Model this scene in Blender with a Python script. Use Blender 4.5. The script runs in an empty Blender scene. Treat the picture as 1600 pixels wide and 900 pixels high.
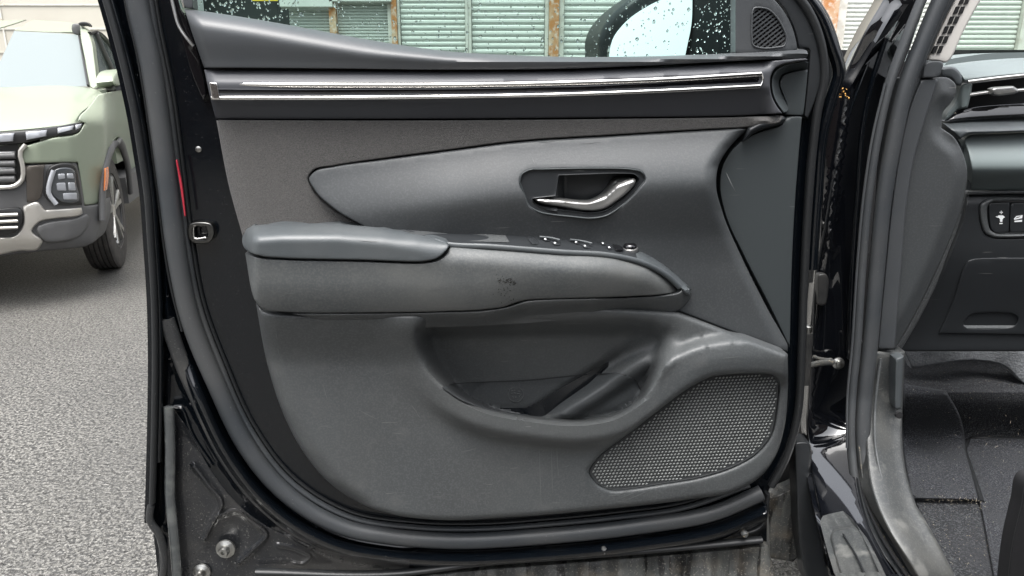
import bpy, math, random
import numpy as np
from mathutils import Vector
from mathutils.geometry import delaunay_2d_cdt
random.seed(7); rng = np.random.default_rng(7)
S = bpy.context.scene
# ------------------------------------------------------------------ camera
F = 1164.0; PITCH = math.radians(16.5); CAMZ = 1.25
cam = bpy.data.objects.new('camera', bpy.data.cameras.new('camera')); S.collection.objects.link(cam)
cam.location = (0, 0, CAMZ); cam.rotation_euler = (math.pi/2 - PITCH, 0, 0)
cam.data.sensor_width = 36; cam.data.lens = 36*F/1600; cam.data.clip_start = .02; cam.data.clip_end = 500
S.camera = cam
# ------------------------------------------------------------------ sky and sun
W = bpy.data.worlds.new('World'); S.world = W; W.use_nodes = True
nt = W.node_tree; bg = nt.nodes['Background']
sky = nt.nodes.new('ShaderNodeTexSky'); sky.sky_type = 'NISHITA'; sky.sun_disc = False
sky.sun_elevation = math.radians(72); sky.sun_rotation = math.radians(200)
sky.dust_density = 4; sky.air_density = 1.0
hs = nt.nodes.new('ShaderNodeHueSaturation'); hs.inputs['Saturation'].default_value = .22
nt.links.new(sky.outputs[0], hs.inputs['Color'])
# overcast sky: evenly brighter towards the zenith (about 1 : 3)
tcw = nt.nodes.new('ShaderNodeTexCoord'); sx = nt.nodes.new('ShaderNodeSeparateXYZ'); nt.links.new(tcw.outputs['Generated'], sx.inputs[0])
mr = nt.nodes.new('ShaderNodeMapRange'); mr.inputs[1].default_value = 0; mr.inputs[2].default_value = 1; mr.inputs[3].default_value = .45; mr.inputs[4].default_value = 1.5
nt.links.new(sx.outputs[2], mr.inputs[0]); vm = nt.nodes.new('ShaderNodeVectorMath'); vm.operation = 'SCALE'
nt.links.new(hs.outputs[0], vm.inputs[0]); nt.links.new(mr.outputs[0], vm.inputs['Scale']); nt.links.new(vm.outputs[0], bg.inputs[0])
bg.inputs[1].default_value = .14
sun = bpy.data.objects.new('sun', bpy.data.lights.new('sun', 'SUN')); S.collection.objects.link(sun)
sun.data.energy = 1.0; sun.data.angle = math.radians(40); sun.data.color = (1, .98, .95)
_e, _a = math.radians(72), math.radians(200)
_d = Vector((math.sin(_a)*math.cos(_e), math.cos(_a)*math.cos(_e), math.sin(_e)))
sun.rotation_euler = _d.to_track_quat('Z', 'Y').to_euler()
S.view_settings.view_transform = 'Standard'; S.view_settings.look = 'None'
S.view_settings.exposure = 1.75; S.view_settings.gamma = 1
S.view_settings.use_curve_mapping = False
# ------------------------------------------------------------------ frames: a pixel's ray met with a real plane
cp, sp = math.cos(PITCH), math.sin(PITCH)
def rays(px, py):
    px = np.asarray(px, float); py = np.asarray(py, float)
    u = (px-800)/F; v = -(py-450)/F
    return np.stack([u, cp+v*sp+0*u, -sp+v*cp+0*u], -1)
C0 = np.array([0, 0, CAMZ])
class Frame:
    def __init__(s, origin, n):
        s.o = np.array(origin, float); n = np.array(n, float); s.n = n/np.linalg.norm(n)
    def at(s, px, py, h=0.0):
        d = rays(px, py); k = ((s.o-C0)@s.n + np.asarray(h)) / (d@s.n)
        return C0 + d*k[..., None]
    def shift(s, h): return Frame(s.o+s.n*h, s.n)
DOOR = Frame((0, 1.12, 0), (.07, -1, 0))
def YF(y): return Frame((0, y, 0), (0, -1, 0))
def XF(x): return Frame((x, 0, 0), (-1, 0, 0))
def ZF(z): return Frame((0, 0, z), (0, 0, 1))
def ss(a, b, v):
    t = np.clip((np.asarray(v, float)-a)/(b-a), 0, 1); return t*t*(3-2*t)
def ip(v, xs, ys): return np.interp(v, xs, ys)
def spline(pts, closed=True, seg=8.0):
    """centripetal-ish Catmull-Rom through pts; a third value 1 marks a sharp corner"""
    P = [(p[0], p[1]) for p in pts]; cr = [len(p) > 2 and p[2] == 1 for p in pts]; n = len(P); out = []
    rng_ = range(n if closed else n-1)
    for i in rng_:
        p1 = np.array(P[i], float); p2 = np.array(P[(i+1) % n], float)
        p0 = np.array(P[i-1] if (closed or i > 0) else P[i], float); p3 = np.array(P[(i+2) % n] if (closed or i+2 < n) else P[(i+1) % n], float)
        L = np.linalg.norm(p2-p1)
        if L < 1e-6: continue
        La = min(L, 2.2*np.linalg.norm(p1-p0)) if np.linalg.norm(p1-p0) > 1e-6 else L; Lb = min(L, 2.2*np.linalg.norm(p3-p2)) if np.linalg.norm(p3-p2) > 1e-6 else L
        def tang(a, b, c):
            la, lc = np.linalg.norm(b-a)+1e-6, np.linalg.norm(c-b)+1e-6
            return ((b-a)/la*lc + (c-b)/lc*la)/(la+lc)
        t1 = (p2-p1)/L if cr[i] or (not closed and i == 0) else tang(p0, p1, p2)
        t2 = (p2-p1)/L if cr[(i+1) % n] or (not closed and i == n-2) else tang(p1, p2, p3)
        m = max(1, int(round(L/seg)))
        for k in range(m):
            t = k/m; a = 2*t**3-3*t**2+1; b = t**3-2*t**2+t; c = -2*t**3+3*t**2; d = t**3-t**2
            out.append(a*p1+b*La*t1+c*p2+d*Lb*t2)
    if not closed: out.append(np.array(P[-1], float))
    return np.array(out)
def dist_poly(x, y, P, closed=True):
    Q = np.stack([np.asarray(x, float).ravel(), np.asarray(y, float).ravel()], -1)
    A = P if closed else P[:-1]; B = np.roll(P, -1, 0) if closed else P[1:]
    best = np.full(len(Q), 1e9)
    for a, b in zip(A, B):
        ab = b-a; L2 = ab@ab+1e-12
        t = np.clip(((Q-a)@ab)/L2, 0, 1); best = np.minimum(best, np.hypot(*(Q-a-t[:, None]*ab).T))
    return best.reshape(np.shape(x))
def inside(x, y, P):
    x = np.asarray(x, float); y = np.asarray(y, float); r = np.zeros(x.shape, bool)
    for (x1, y1), (x2, y2) in zip(P, np.roll(P, -1, 0)):
        if y1 == y2: continue
        r ^= ((y1 > y) != (y2 > y)) & (x < (x2-x1)*(y-y1)/(y2-y1)+x1)
    return r
# ------------------------------------------------------------------ object helpers
def tag(o, label=None, cat=None, group=None, kind=None):
    for k, v in (('label', label), ('category', cat), ('group', group), ('kind', kind)):
        if v: o[k] = v
    return o
def thing(name, loc, label, cat, group=None):
    o = bpy.data.objects.new(name, None); S.collection.objects.link(o); o.location = loc; o.empty_display_size = .1
    o['_x'] = 0; del o['_x']
    return tag(o, label, cat, group)
def rootloc(o):
    while o.parent: o = o.parent
    return np.array(o.location)
def link(name, V, Fc, mat, parent=None, smooth=True, kind=None, sharp=None):
    V = np.asarray(V, float)
    off = rootloc(parent) if parent else np.zeros(3)
    me = bpy.data.meshes.new(name); me.from_pydata((V-off).tolist(), [], [tuple(int(i) for i in f) for f in Fc]); me.update()
    if smooth:
        me.polygons.foreach_set('use_smooth', [True]*len(me.polygons))
        if sharp: me.set_sharp_from_angle(angle=math.radians(sharp))
    me.materials.append(mat)
    o = bpy.data.objects.new(name, me); S.collection.objects.link(o)
    if parent: o.parent = parent
    if kind: o['kind'] = kind
    return o
def patch(name, outline, hf, mat, parent, step=9, r=4, rd=.004, skirt=.012, fr=DOOR, holes=(), mirror=None, seg=None, kind=None, smooth=True, feats=()):
    """a sheet with real relief: outline in photo pixels on plane fr, heights hf(x,y) in metres towards us, rolled edge and skirt"""
    if fr is DOOR and 0 < r <= 3.5: r *= .75; rd *= .62
    P = spline(outline, True, seg or step*.7)
    Hs = [spline(h, True, seg or step*.7) for h in holes]
    if callable(hf): hfun = hf
    else: hfun = lambda x, y: np.zeros(np.shape(x))+hf
    def alld(x, y):
        d = dist_poly(x, y, P)
        for h in Hs: d = np.minimum(d, dist_poly(x, y, h))
        return d
    def ins(x, y):
        m = inside(x, y, P)
        for h in Hs: m &= ~inside(x, y, h)
        return m
    pts = [P]+Hs; edges = []; base = 0
    for L in pts:
        n = len(L); edges += [(base+i, base+(i+1) % n) for i in range(n)]; base += n
    nb = base
    if r > 0:
        for fct in (.12, .35, .65, 1.0):
            for L in [P]+Hs:
                t = np.roll(L, -1, 0)-np.roll(L, 1, 0); t /= np.linalg.norm(t, axis=1)[:, None]+1e-9
                for s in (1, -1):
                    q = L+np.stack([-t[:, 1], t[:, 0]], -1)*s*r*fct
                    k = ins(q[:, 0], q[:, 1]) & (alld(q[:, 0], q[:, 1]) > r*fct*.93)
                    if k.any(): pts.append(q[k])
    fp = []
    for L, offs in feats:
        t = np.gradient(L, axis=0); t /= np.linalg.norm(t, axis=1)[:, None]+1e-9; nv = np.stack([-t[:, 1], t[:, 0]], -1)
        for o_ in offs:
            q = L+nv*o_; k = ins(q[:, 0], q[:, 1]) & (alld(q[:, 0], q[:, 1]) > r+.6) & (dist_poly(q[:, 0], q[:, 1], L, False) > abs(o_)*.95)
            q = q[k]
            if fp and len(q):
                B = np.concatenate(fp); k = np.array([np.min(np.hypot(*(B-a).T)) > 1.1 for a in q]); q = q[k]
            if len(q): fp.append(q)
    fp = np.concatenate(fp) if fp else None
    if fp is not None: pts.append(fp)
    x0, y0 = P.min(0); x1, y1 = P.max(0)
    gx, gy = np.meshgrid(np.arange(x0, x1, step), np.arange(y0, y1, step*.87))
    gx = gx+(np.arange(gx.shape[0]) % 2)[:, None]*step*.5
    gx = gx.ravel(); gy = gy.ravel(); k = ins(gx, gy); gx, gy = gx[k], gy[k]
    if len(gx):
        k = alld(gx, gy) > r+step*.45; g2 = np.stack([gx[k], gy[k]], -1)
        if fp is not None and len(g2):
            dm = np.full(len(g2), 1e9)
            for i in range(0, len(fp), 400): dm = np.minimum(dm, np.sqrt(((g2[:, None]-fp[None, i:i+400])**2).sum(2)).min(1))
            g2 = g2[dm > step*.5]
        pts.append(g2)
    A = np.concatenate(pts)
    vs, es, fs, ov, _, _ = delaunay_2d_cdt([Vector(p) for p in A], edges, [], 0, 1e-5)
    V2 = np.array([[v.x, v.y] for v in vs]); T = np.array(fs)
    cen = V2[T].mean(1); T = T[ins(cen[:, 0], cen[:, 1])]
    ar = np.cross(V2[T[:, 1]]-V2[T[:, 0]], V2[T[:, 2]]-V2[T[:, 0]])
    T = T[np.abs(ar) > 1e-7]; ar = ar[np.abs(ar) > 1e-7]
    T[ar > 0] = T[ar > 0][:, ::-1]           # counter-clockwise seen from us (y runs down)
    x, y = V2[:, 0], V2[:, 1]; d = alld(x, y)
    h = np.asarray(hfun(x, y), float)
    hb = h.copy()
    if r > 0 and rd: h = h-rd*(1-np.sqrt(np.clip(1-(1-np.clip(d/r, 0, 1))**2, 0, 1)))
    V3 = fr.at(x, y, h)
    faces = [tuple(t) for t in T]
    # skirt
    cnt = {}
    for t in T:
        for a, b in ((t[0], t[1]), (t[1], t[2]), (t[2], t[0])): cnt[(a, b)] = 1
    be = [(a, b) for (a, b) in cnt if (b, a) not in cnt]
    if skirt:
        ids = sorted({a for e in be for a in e}); mp = {a: len(V3)+i for i, a in enumerate(ids)}
        if callable(skirt): lo = skirt(x[ids], y[ids])
        else: lo = h[ids]-skirt
        V3 = np.concatenate([V3, V3[ids]-fr.n*(h[ids]-lo)[:, None]])
        faces += [(b, a, mp[a], mp[b]) for a, b in be]
    if mirror is not None:
        mo, mn = mirror; n = len(V3)
        M2 = V3-2*((V3-mo)@mn)[:, None]*mn
        if P[:, 0].min() < -150: V3 = np.concatenate([V3, M2]); faces += [tuple(n+i for i in f[::-1]) for f in faces]
        else: link(name, M2, [f[::-1] for f in faces], mat, parent, smooth, kind, sharp=50)
    return link(name, V3, faces, mat, parent, smooth, kind, sharp=50)
def sweep3(name, C, prof, nrm, mat, parent, closed_prof=True, sharp=60, cap=True, kind=None):
    """profile [(side, up)] swept along 3-D polyline C; nrm = up direction(s)"""
    C = np.asarray(C, float); n = len(C); T = np.gradient(C, axis=0); T /= np.linalg.norm(T, axis=1)[:, None]
    N = np.broadcast_to(np.asarray(nrm, float), C.shape); N = N-(N*T).sum(1)[:, None]*T; N /= np.linalg.norm(N, axis=1)[:, None]
    B = np.cross(T, N); V = []; m = len(prof)
    for i in range(n):
        for a, b in prof: V.append(C[i]+B[i]*a+N[i]*b)
    Fc = []
    mm = m if closed_prof else m-1
    for i in range(n-1):
        for j in range(mm):
            k = (j+1) % m; Fc.append((i*m+j, i*m+k, (i+1)*m+k, (i+1)*m+j))
    if cap and closed_prof: Fc += [tuple(range(m))[::-1], tuple((n-1)*m+j for j in range(m))]
    return link(name, V, Fc, mat, parent, True, kind, sharp=sharp)
def ring(rx, ry, n=12): return [(rx*math.cos(2*math.pi*i/n), ry*math.sin(2*math.pi*i/n)) for i in range(n)]
def tube(name, pts, rx, ry, mat, parent, fr=DOOR, seg=8, n=12, kind=None):
    """pts = (px, py, h) on plane fr"""
    P = spline([(p[0], p[1]) for p in pts], False, seg)
    cum = np.concatenate([[0], np.cumsum(np.hypot(*np.diff(P, axis=0).T))]); 
    Q = np.array([(p[0], p[1]) for p in pts], float); idx = [np.argmin(np.hypot(*(P-q).T)) for q in Q]
    h = np.interp(np.arange(len(P)), idx, [p[2] for p in pts])
    return sweep3(name, fr.at(P[:, 0], P[:, 1], h), ring(rx, ry, n), fr.n, mat, parent, kind=kind)
def tube3(name, C, r, mat, parent, n=8, up=(0, 0, 1), kind=None):
    C = np.array(C, float)
    return sweep3(name, C, ring(r, r, n), up, mat, parent, kind=kind)
BOXF = [(0, 3, 2, 1), (4, 5, 6, 7), (0, 1, 5, 4), (1, 2, 6, 5), (2, 3, 7, 6), (3, 0, 4, 7)]
def boxv(c, s):
    c = np.array(c, float); s = np.array(s, float)/2
    return [c+s*np.array(k) for k in ((-1, -1, -1), (1, -1, -1), (1, 1, -1), (-1, 1, -1), (-1, -1, 1), (1, -1, 1), (1, 1, 1), (-1, 1, 1))]
def box(name, c, s, mat, parent, kind=None, yaw=0, piv=None):
    V = np.array(boxv(c, s))
    if yaw:
        p = np.array(piv if piv is not None else c, float); d = V-p
        V = p+np.stack([d[:, 0]*math.cos(yaw)-d[:, 1]*math.sin(yaw), d[:, 0]*math.sin(yaw)+d[:, 1]*math.cos(yaw), d[:, 2]], -1)
    return link(name, V, BOXF, mat, parent, False, kind)
def lathe(name, C, axis, prof, mat, parent, n=20):
    """prof = [(radius, along axis)]"""
    ax = Vector(axis).normalized(); u = ax.orthogonal().normalized(); v = ax.cross(u); C = Vector(C)
    V = []; Fc = []
    for r_, a in prof:
        for i in range(n):
            t = 2*math.pi*i/n; V.append(C+ax*a+(u*math.cos(t)+v*math.sin(t))*r_)
    for k in range(len(prof)-1):
        for i in range(n):
            j = (i+1) % n; Fc.append((k*n+i, k*n+j, (k+1)*n+j, (k+1)*n+i))
    Fc.append(tuple(range(n))[::-1]); Fc.append(tuple((len(prof)-1)*n+i for i in range(n)))
    return link(name, [list(v) for v in V], Fc, mat, parent, True, None, sharp=40)
# ------------------------------------------------------------------ materials
def mat(name, col, rough=.5, metal=0, coat=0, bump=(), var=None, spec=.5, scratch=0, trans=0, ior=1.45, emis=None, rvar=None):
    m = bpy.data.materials.new(name); m.use_nodes = True; t = m.node_tree; b = t.nodes['Principled BSDF']
    b.inputs['Base Color'].default_value = (*col, 1); b.inputs['Roughness'].default_value = rough
    b.inputs['Metallic'].default_value = metal; b.inputs['Coat Weight'].default_value = coat; b.inputs['Coat Roughness'].default_value = .03; b.inputs['Coat IOR'].default_value = 1.9 if name == 'pillar_paint' else 1.5; b.inputs['Specular IOR Level'].default_value = .15 if name == 'black_paint' else spec
    b.inputs['Specular IOR Level'].default_value = spec; b.inputs['Transmission Weight'].default_value = trans; b.inputs['IOR'].default_value = ior
    tc = t.nodes.new('ShaderNodeTexCoord'); co = tc.outputs['Object']
    def noise(sc, det=2, vec=None, stretch=None):
        n = t.nodes.new('ShaderNodeTexNoise'); n.inputs['Scale'].default_value = sc; n.inputs['Detail'].default_value = det
        v = vec or co
        if stretch:
            mp = t.nodes.new('ShaderNodeMapping'); mp.inputs['Scale'].default_value = stretch[0]; mp.inputs['Rotation'].default_value = stretch[1]
            t.links.new(co, mp.inputs[0]); v = mp.outputs[0]
        t.links.new(v, n.inputs['Vector']); return n.outputs['Fac']
    def rmp(s, a, b_, lo, hi):
        r = t.nodes.new('ShaderNodeMapRange'); r.inputs[1].default_value = a; r.inputs[2].default_value = b_; r.inputs[3].default_value = lo; r.inputs[4].default_value = hi
        t.links.new(s, r.inputs[0]); return r.outputs[0]
    cur = None
    def mixc(fac, c2):
        nonlocal cur
        mx = t.nodes.new('ShaderNodeMix'); mx.data_type = 'RGBA'; t.links.new(fac, mx.inputs[0])
        if cur is None: mx.inputs[6].default_value = (*col, 1)
        else: t.links.new(cur, mx.inputs[6])
        mx.inputs[7].default_value = (*c2, 1); cur = mx.outputs[2]
    for v in (var or []):      # (scale, lo, hi, colour, strength[, stretch])
        mixc(rmp(noise(v[0], 4, None, v[5] if len(v) > 5 else None), v[1], v[2], 0, v[4]), v[3])
    for i in range(scratch):
        st = ((1.2, 1, 26), (0, .5-.9*i, 0))
        a = rmp(noise(11+5*i, 1, None, st), .745, .765, 0, 1); g = rmp(noise(9+i*3, 1), .52, .66, 0, 1)
        mu = t.nodes.new('ShaderNodeMath'); mu.operation = 'MULTIPLY'; t.links.new(a, mu.inputs[0]); t.links.new(g, mu.inputs[1])
        mu2 = t.nodes.new('ShaderNodeMath'); mu2.operation = 'MULTIPLY'; t.links.new(mu.outputs[0], mu2.inputs[0]); mu2.inputs[1].default_value = .45
        mixc(mu2.outputs[0], (.22, .22, .21))
    if cur: t.links.new(cur, b.inputs['Base Color'])
    if rvar: t.links.new(rmp(noise(rvar[0], 5), .3, .7, rvar[1], rvar[2]), b.inputs['Roughness'])
    prev = None
    for sc, st, dist in bump:
        bp = t.nodes.new('ShaderNodeBump'); bp.inputs['Strength'].default_value = st; bp.inputs['Distance'].default_value = dist
        t.links.new(noise(sc, 3), bp.inputs['Height'])
        if prev: t.links.new(prev, bp.inputs['Normal'])
        prev = bp.outputs[0]
    if prev: t.links.new(prev, b.inputs['Normal'])
    m['x'] = 0; del m['x']
    return m
SOFT = [(420, .30, .0007), (14, .12, .004)]
M = {}
M['plastic'] = mat('plastic', (.046, .049, .0505), .42, bump=SOFT, var=[(3.5, .4, .7, (.060, .066, .069), .7), (330, .46, .62, (.082, .087, .088), .55), (1.6, .50, .68, (.078, .080, .078), .5), (24, .56, .70, (.085, .087, .086), .35)], scratch=3, rvar=(6, .38, .55))
M['plastic_soft'] = mat('plastic_soft', (.040, .043, .045), .40, bump=[(420, .22, .0006), (9, .08, .004)], var=[(4, .4, .7, (.048, .053, .056), .5), (330, .48, .64, (.064, .068, .069), .45)], scratch=1, rvar=(7, .38, .52))
M['pad'] = mat('pad_vinyl', (.054, .061, .065), .38, bump=[(420, .25, .0006), (20, .08, .003)], var=[(8, .4, .7, (.095, .10, .10), .5)], rvar=(9, .36, .5))
M['arm'] = mat('armrest_vinyl', (.052, .057, .059), .44, bump=[(400, .30, .0007), (16, .10, .003)], scratch=3, rvar=(9, .44, .60),
    var=[(7, .4, .7, (.10, .102, .098), .7), (320, .46, .62, (.10, .102, .098), .4)])
M['trim'] = mat('trim_top', (.046, .050, .054), .40, bump=[(420, .2, .0005)], var=[(5, .4, .7, (.068, .070, .072), .5)])
M['decor'] = mat('decor_paint', (.048, .050, .056), .50, bump=[(1200, .08, .0004)])
M['cap'] = mat('cap_plastic', (.034, .040, .042), .50, bump=[(900, .2, .0005)], scratch=1)
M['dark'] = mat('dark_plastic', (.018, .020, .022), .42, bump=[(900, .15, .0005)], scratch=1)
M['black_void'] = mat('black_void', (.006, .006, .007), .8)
M['key'] = mat('switch_key', (.022, .024, .026), .3)
M['gloss_black'] = mat('piano_black', (.004, .004, .005), .06, coat=1)
M['paint'] = mat('black_paint', (.002, .003, .0045), .10, coat=.35, bump=[(25, .05, .004)], var=[(420, .66, .74, (.10, .10, .095), .35), (12, .6, .8, (.010, .010, .010), .5)], rvar=(10, .10, .24))
M['pillar_paint'] = mat('pillar_paint', (.0035, .004, .0055), .08, coat=1, bump=[(25, .04, .004)], var=[(12, .6, .8, (.010, .010, .010), .5)])
M['paint_wet'] = mat('black_paint_dirty', (.012, .013, .015), .30, coat=.6, bump=[(380, .5, .0012), (30, .15, .004)], rvar=(14, .22, .5),
    var=[(330, .60, .70, (.16, .155, .14), .55), (9, .45, .75, (.045, .043, .040), .7)])
M['bodydirt'] = mat('dusty_black', (.020, .021, .022), .42, coat=.25, bump=[(420, .35, .001)], var=[(500, .60, .72, (.15, .145, .13), .5), (16, .45, .7, (.06, .058, .055), .7)])
M['edge_glint'] = mat('edge_glint_paint', (.05, .055, .056), .22, coat=1, bump=[(60, .3, .002)], var=[(30, .45, .6, (.12, .125, .12), .6)])  # paler colour stands for the sky reflected in the wet edge
M['rubber'] = mat('seal_rubber', (.032, .036, .040), .46, bump=[(500, .15, .0006)], var=[(6, .4, .7, (.060, .061, .061), .7), (350, .68, .74, (.2, .2, .18), .4)])
M['rubber_dark'] = mat('seal_rubber_dark', (.014, .015, .016), .42, bump=[(500, .2, .0006)], var=[(300, .66, .74, (.12, .12, .11), .4)])
M['chrome'] = mat('satin_chrome', (.78, .76, .73), .18, metal=1)
M['silver'] = mat('satin_silver', (.42, .42, .41), .40, metal=.9, bump=[(600, .04, .0004)])
M['steel'] = mat('dull_steel', (.42, .42, .40), .35, metal=1, bump=[(200, .3, .001)], var=[(60, .5, .7, (.16, .14, .12), .6)])
M['latch'] = mat('dark_latch_steel', (.12, .12, .115), .3, metal=1, bump=[(200, .3, .001)])
M['cream'] = mat('cream_headliner', (.52, .50, .47), .8, bump=[(700, .2, .0006)])
M['white_print'] = mat('white_print', (.8, .82, .82), .6)
M['red'] = mat('red_lens', (.30, .02, .035), .3, coat=.5)
M['orange'] = mat('amber_lens', (.85, .20, .01), .25, coat=1)
M['sill'] = mat('sill_plastic', (.040, .043, .044), .42, bump=[(300, .3, .0008), (20, .15, .003)], scratch=3, rvar=(9, .34, .55), var=[(7, .45, .65, (.085, .085, .08), .7), (330, .5, .66, (.10, .10, .095), .5), (22, .58, .68, (.16, .16, .15), .5)])
M['insul'] = mat('insulation_felt', (.17, .18, .19), .9, bump=[(240, .8, .003)], var=[(60, .4, .7, (.08, .085, .09), .7), (260, .5, .7, (.3, .3, .3), .4)])
M['lit_dash'] = mat('lit_dash_skin', (.13, .155, .155), .45, bump=[(900, .15, .0005)])  # paler base puts the sky light from the windscreen into the colour
M['dirtyplate'] = mat('grimy_cladding', (.055, .058, .056), .42, bump=[(120, .6, .002), (18, .8, .010)],
    var=[(11, .40, .60, (.12, .122, .115), .7, ((3.2, 1, .5), (0, .35, 0))), (16, .55, .60, (.008, .008, .008), .95, ((3.6, 1, .45), (0, .45, 0))), (9, .42, .62, (.045, .046, .045), .8, ((7, 1, .6), (0, .25, 0))), (300, .58, .68, (.3, .28, .24), .5), (30, .5, .7, (.18, .15, .11), .3)])
M['grimy_edge'] = mat('grimy_edge', (.05, .052, .052), .5, bump=[(300, .4, .001)], var=[(200, .58, .68, (.3, .25, .17), .7), (18, .5, .7, (.12, .115, .10), .6)])
M['leaf'] = mat('dry_leaf', (.55, .30, .08), .8)
M['rust'] = mat('rusty_post', (.50, .36, .24), .85, bump=[(60, .4, .004)], var=[(5, .42, .58, (.42, .17, .05), .9), (18, .5, .7, (.70, .66, .60), .7)])
M['shutter'] = mat('shutter_paint', (.60, .62, .58), .5, var=[(3, .4, .7, (.48, .50, .46), .6), (40, .6, .75, (.40, .37, .31), .4)])
M['frame_paint'] = mat('post_paint', (.58, .57, .52), .6, var=[(8, .45, .62, (.40, .38, .33), .7), (25, .6, .75, (.33, .20, .10), .5)])
M['wall'] = mat('cream_wall', (.50, .475, .41), .8, var=[(2, .4, .7, (.44, .41, .35), .5)])
M['dark_fill'] = mat('dark_backdrop', (.03, .035, .035), .7)
M['yellow'] = mat('yellow_paint', (.75, .55, .03), .5)
def cloth():
    m = mat('woven_cloth', (.062, .060, .058), .9, var=[(4, .4, .7, (.078, .075, .072), .5), (430, .44, .56, (.105, .10, .095), .6, ((1, 1, 2.4), (0, .1, 0))), (500, .50, .62, (.030, .029, .028), .5, ((2.2, 1, 1), (0, .1, 0)))]); t = m.node_tree; b = t.nodes['Principled BSDF']
    tc = t.nodes.new('ShaderNodeTexCoord'); mp = t.nodes.new('ShaderNodeMapping'); mp.inputs['Scale'].default_value = (1, 1, 2.2); mp.inputs['Rotation'].default_value = (0, .12, 0)
    n = t.nodes.new('ShaderNodeTexVoronoi'); n.inputs['Scale'].default_value = 520; t.links.new(tc.outputs['Object'], mp.inputs[0]); t.links.new(mp.outputs[0], n.inputs['Vector'])
    bp = t.nodes.new('ShaderNodeBump'); bp.inputs['Strength'].default_value = .8; bp.inputs['Distance'].default_value = .0014; bp.invert = True
    t.links.new(n.outputs['Distance'], bp.inputs['Height']); t.links.new(bp.outputs[0], b.inputs['Normal']); b.inputs['Sheen Weight'].default_value = .15
    return m
M['cloth'] = cloth()
def carpet():
    m = mat('carpet', (.009, .010, .012), .95, bump=[(420, 1, .004), (60, .5, .006)], var=[(330, .48, .64, (.085, .09, .095), .7), (10, .4, .65, (.022, .023, .026), .8), (260, .68, .73, (.5, .42, .30), .6)])
    return m
M['carpet'] = carpet()
M['mat'] = mat('floor_mat', (.011, .012, .015), .95, bump=[(600, 1, .003)], var=[(340, .47, .64, (.085, .09, .10), .7), (14, .4, .65, (.026, .028, .031), .8), (300, .68, .73, (.4, .36, .28), .6)])
def asphalt():
    m = mat('wet_asphalt', (.036, .035, .033), .38, bump=[(60, 1, .02), (170, .8, .008)],
        var=[(70, .47, .57, (.15, .145, .132), .95), (130, .52, .60, (.30, .29, .265), .85), (1.2, .35, .65, (.05, .05, .05), .4), (80, .62, .70, (.012, .012, .011), .9), (.5, .45, .6, (.09, .088, .082), .35)])
    return m
M['asphalt'] = asphalt()
def glass(name, tint, extra=.0, rough=0):
    m = bpy.data.materials.new(name); m.use_nodes = True; t = m.node_tree; t.nodes.clear()
    o = t.nodes.new('ShaderNodeOutputMaterial'); mx = t.nodes.new('ShaderNodeMixShader'); tr = t.nodes.new('ShaderNodeBsdfTransparent'); gl = t.nodes.new('ShaderNodeBsdfGlossy')
    fr = t.nodes.new('ShaderNodeFresnel'); fr.inputs[0].default_value = 1.5; tr.inputs[0].default_value = (*tint, 1); gl.inputs['Roughness'].default_value = rough
    t.links.new(fr.outputs[0], mx.inputs[0]); t.links.new(tr.outputs[0], mx.inputs[1]); t.links.new(gl.outputs[0], mx.inputs[2]); t.links.new(mx.outputs[0], o.inputs[0])
    return m
M['glass'] = glass('tinted_glass', (.47, .61, .57))
M['windscreen'] = glass('windscreen_glass', (.68, .80, .74))
M['mirror'] = mat('mirror_glass', (.60, .63, .64), .02, metal=1)
M['water'] = mat('rain_water', (1, 1, 1), .0, trans=1, ior=1.33)
M['truck'] = mat('sage_paint', (.215, .245, .185), .38, coat=.25)
M['truck_glass'] = mat('truck_windscreen', (.17, .195, .195), .35, coat=0, spec=.35)  # opaque pale base stands for sky reflection and haze on the glass
M['side_glass'] = mat('truck_side_glass', (.05, .07, .065), .05, coat=1, var=[(3, .45, .6, (.25, .28, .27), .7)])
M['truck_grey'] = mat('truck_grey_plastic', (.085, .085, .085), .55, bump=[(300, .2, .001)])
M['truck_tile'] = mat('truck_grille_tile', (.22, .22, .22), .3, metal=.4)
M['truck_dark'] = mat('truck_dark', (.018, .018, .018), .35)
M['truck_silver'] = mat('truck_silver', (.55, .53, .49), .32, metal=.7)
M['lens'] = mat('lamp_lens', (.30, .31, .33), .12, coat=1)
M['tyre'] = mat('tyre', (.035, .033, .031), .75, bump=[(120, .5, .003)], var=[(30, .4, .7, (.08, .072, .065), .7)])
M['headcap'] = mat('dark_wet_cap', (.03, .03, .03), .3)

# ================================================================== SETTING
V = []; n = 60
gx = np.linspace(-1, 1, n); gs = np.sign(gx)*np.abs(gx)**2.2*300
G = [(a, b+3, 0) for b in gs for a in gs]
o = link('ground', G, [(j*n+i, j*n+i+1, (j+1)*n+i+1, (j+1)*n+i) for j in range(n-1) for i in range(n-1)], M['asphalt']); tag(o, kind='structure')

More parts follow.
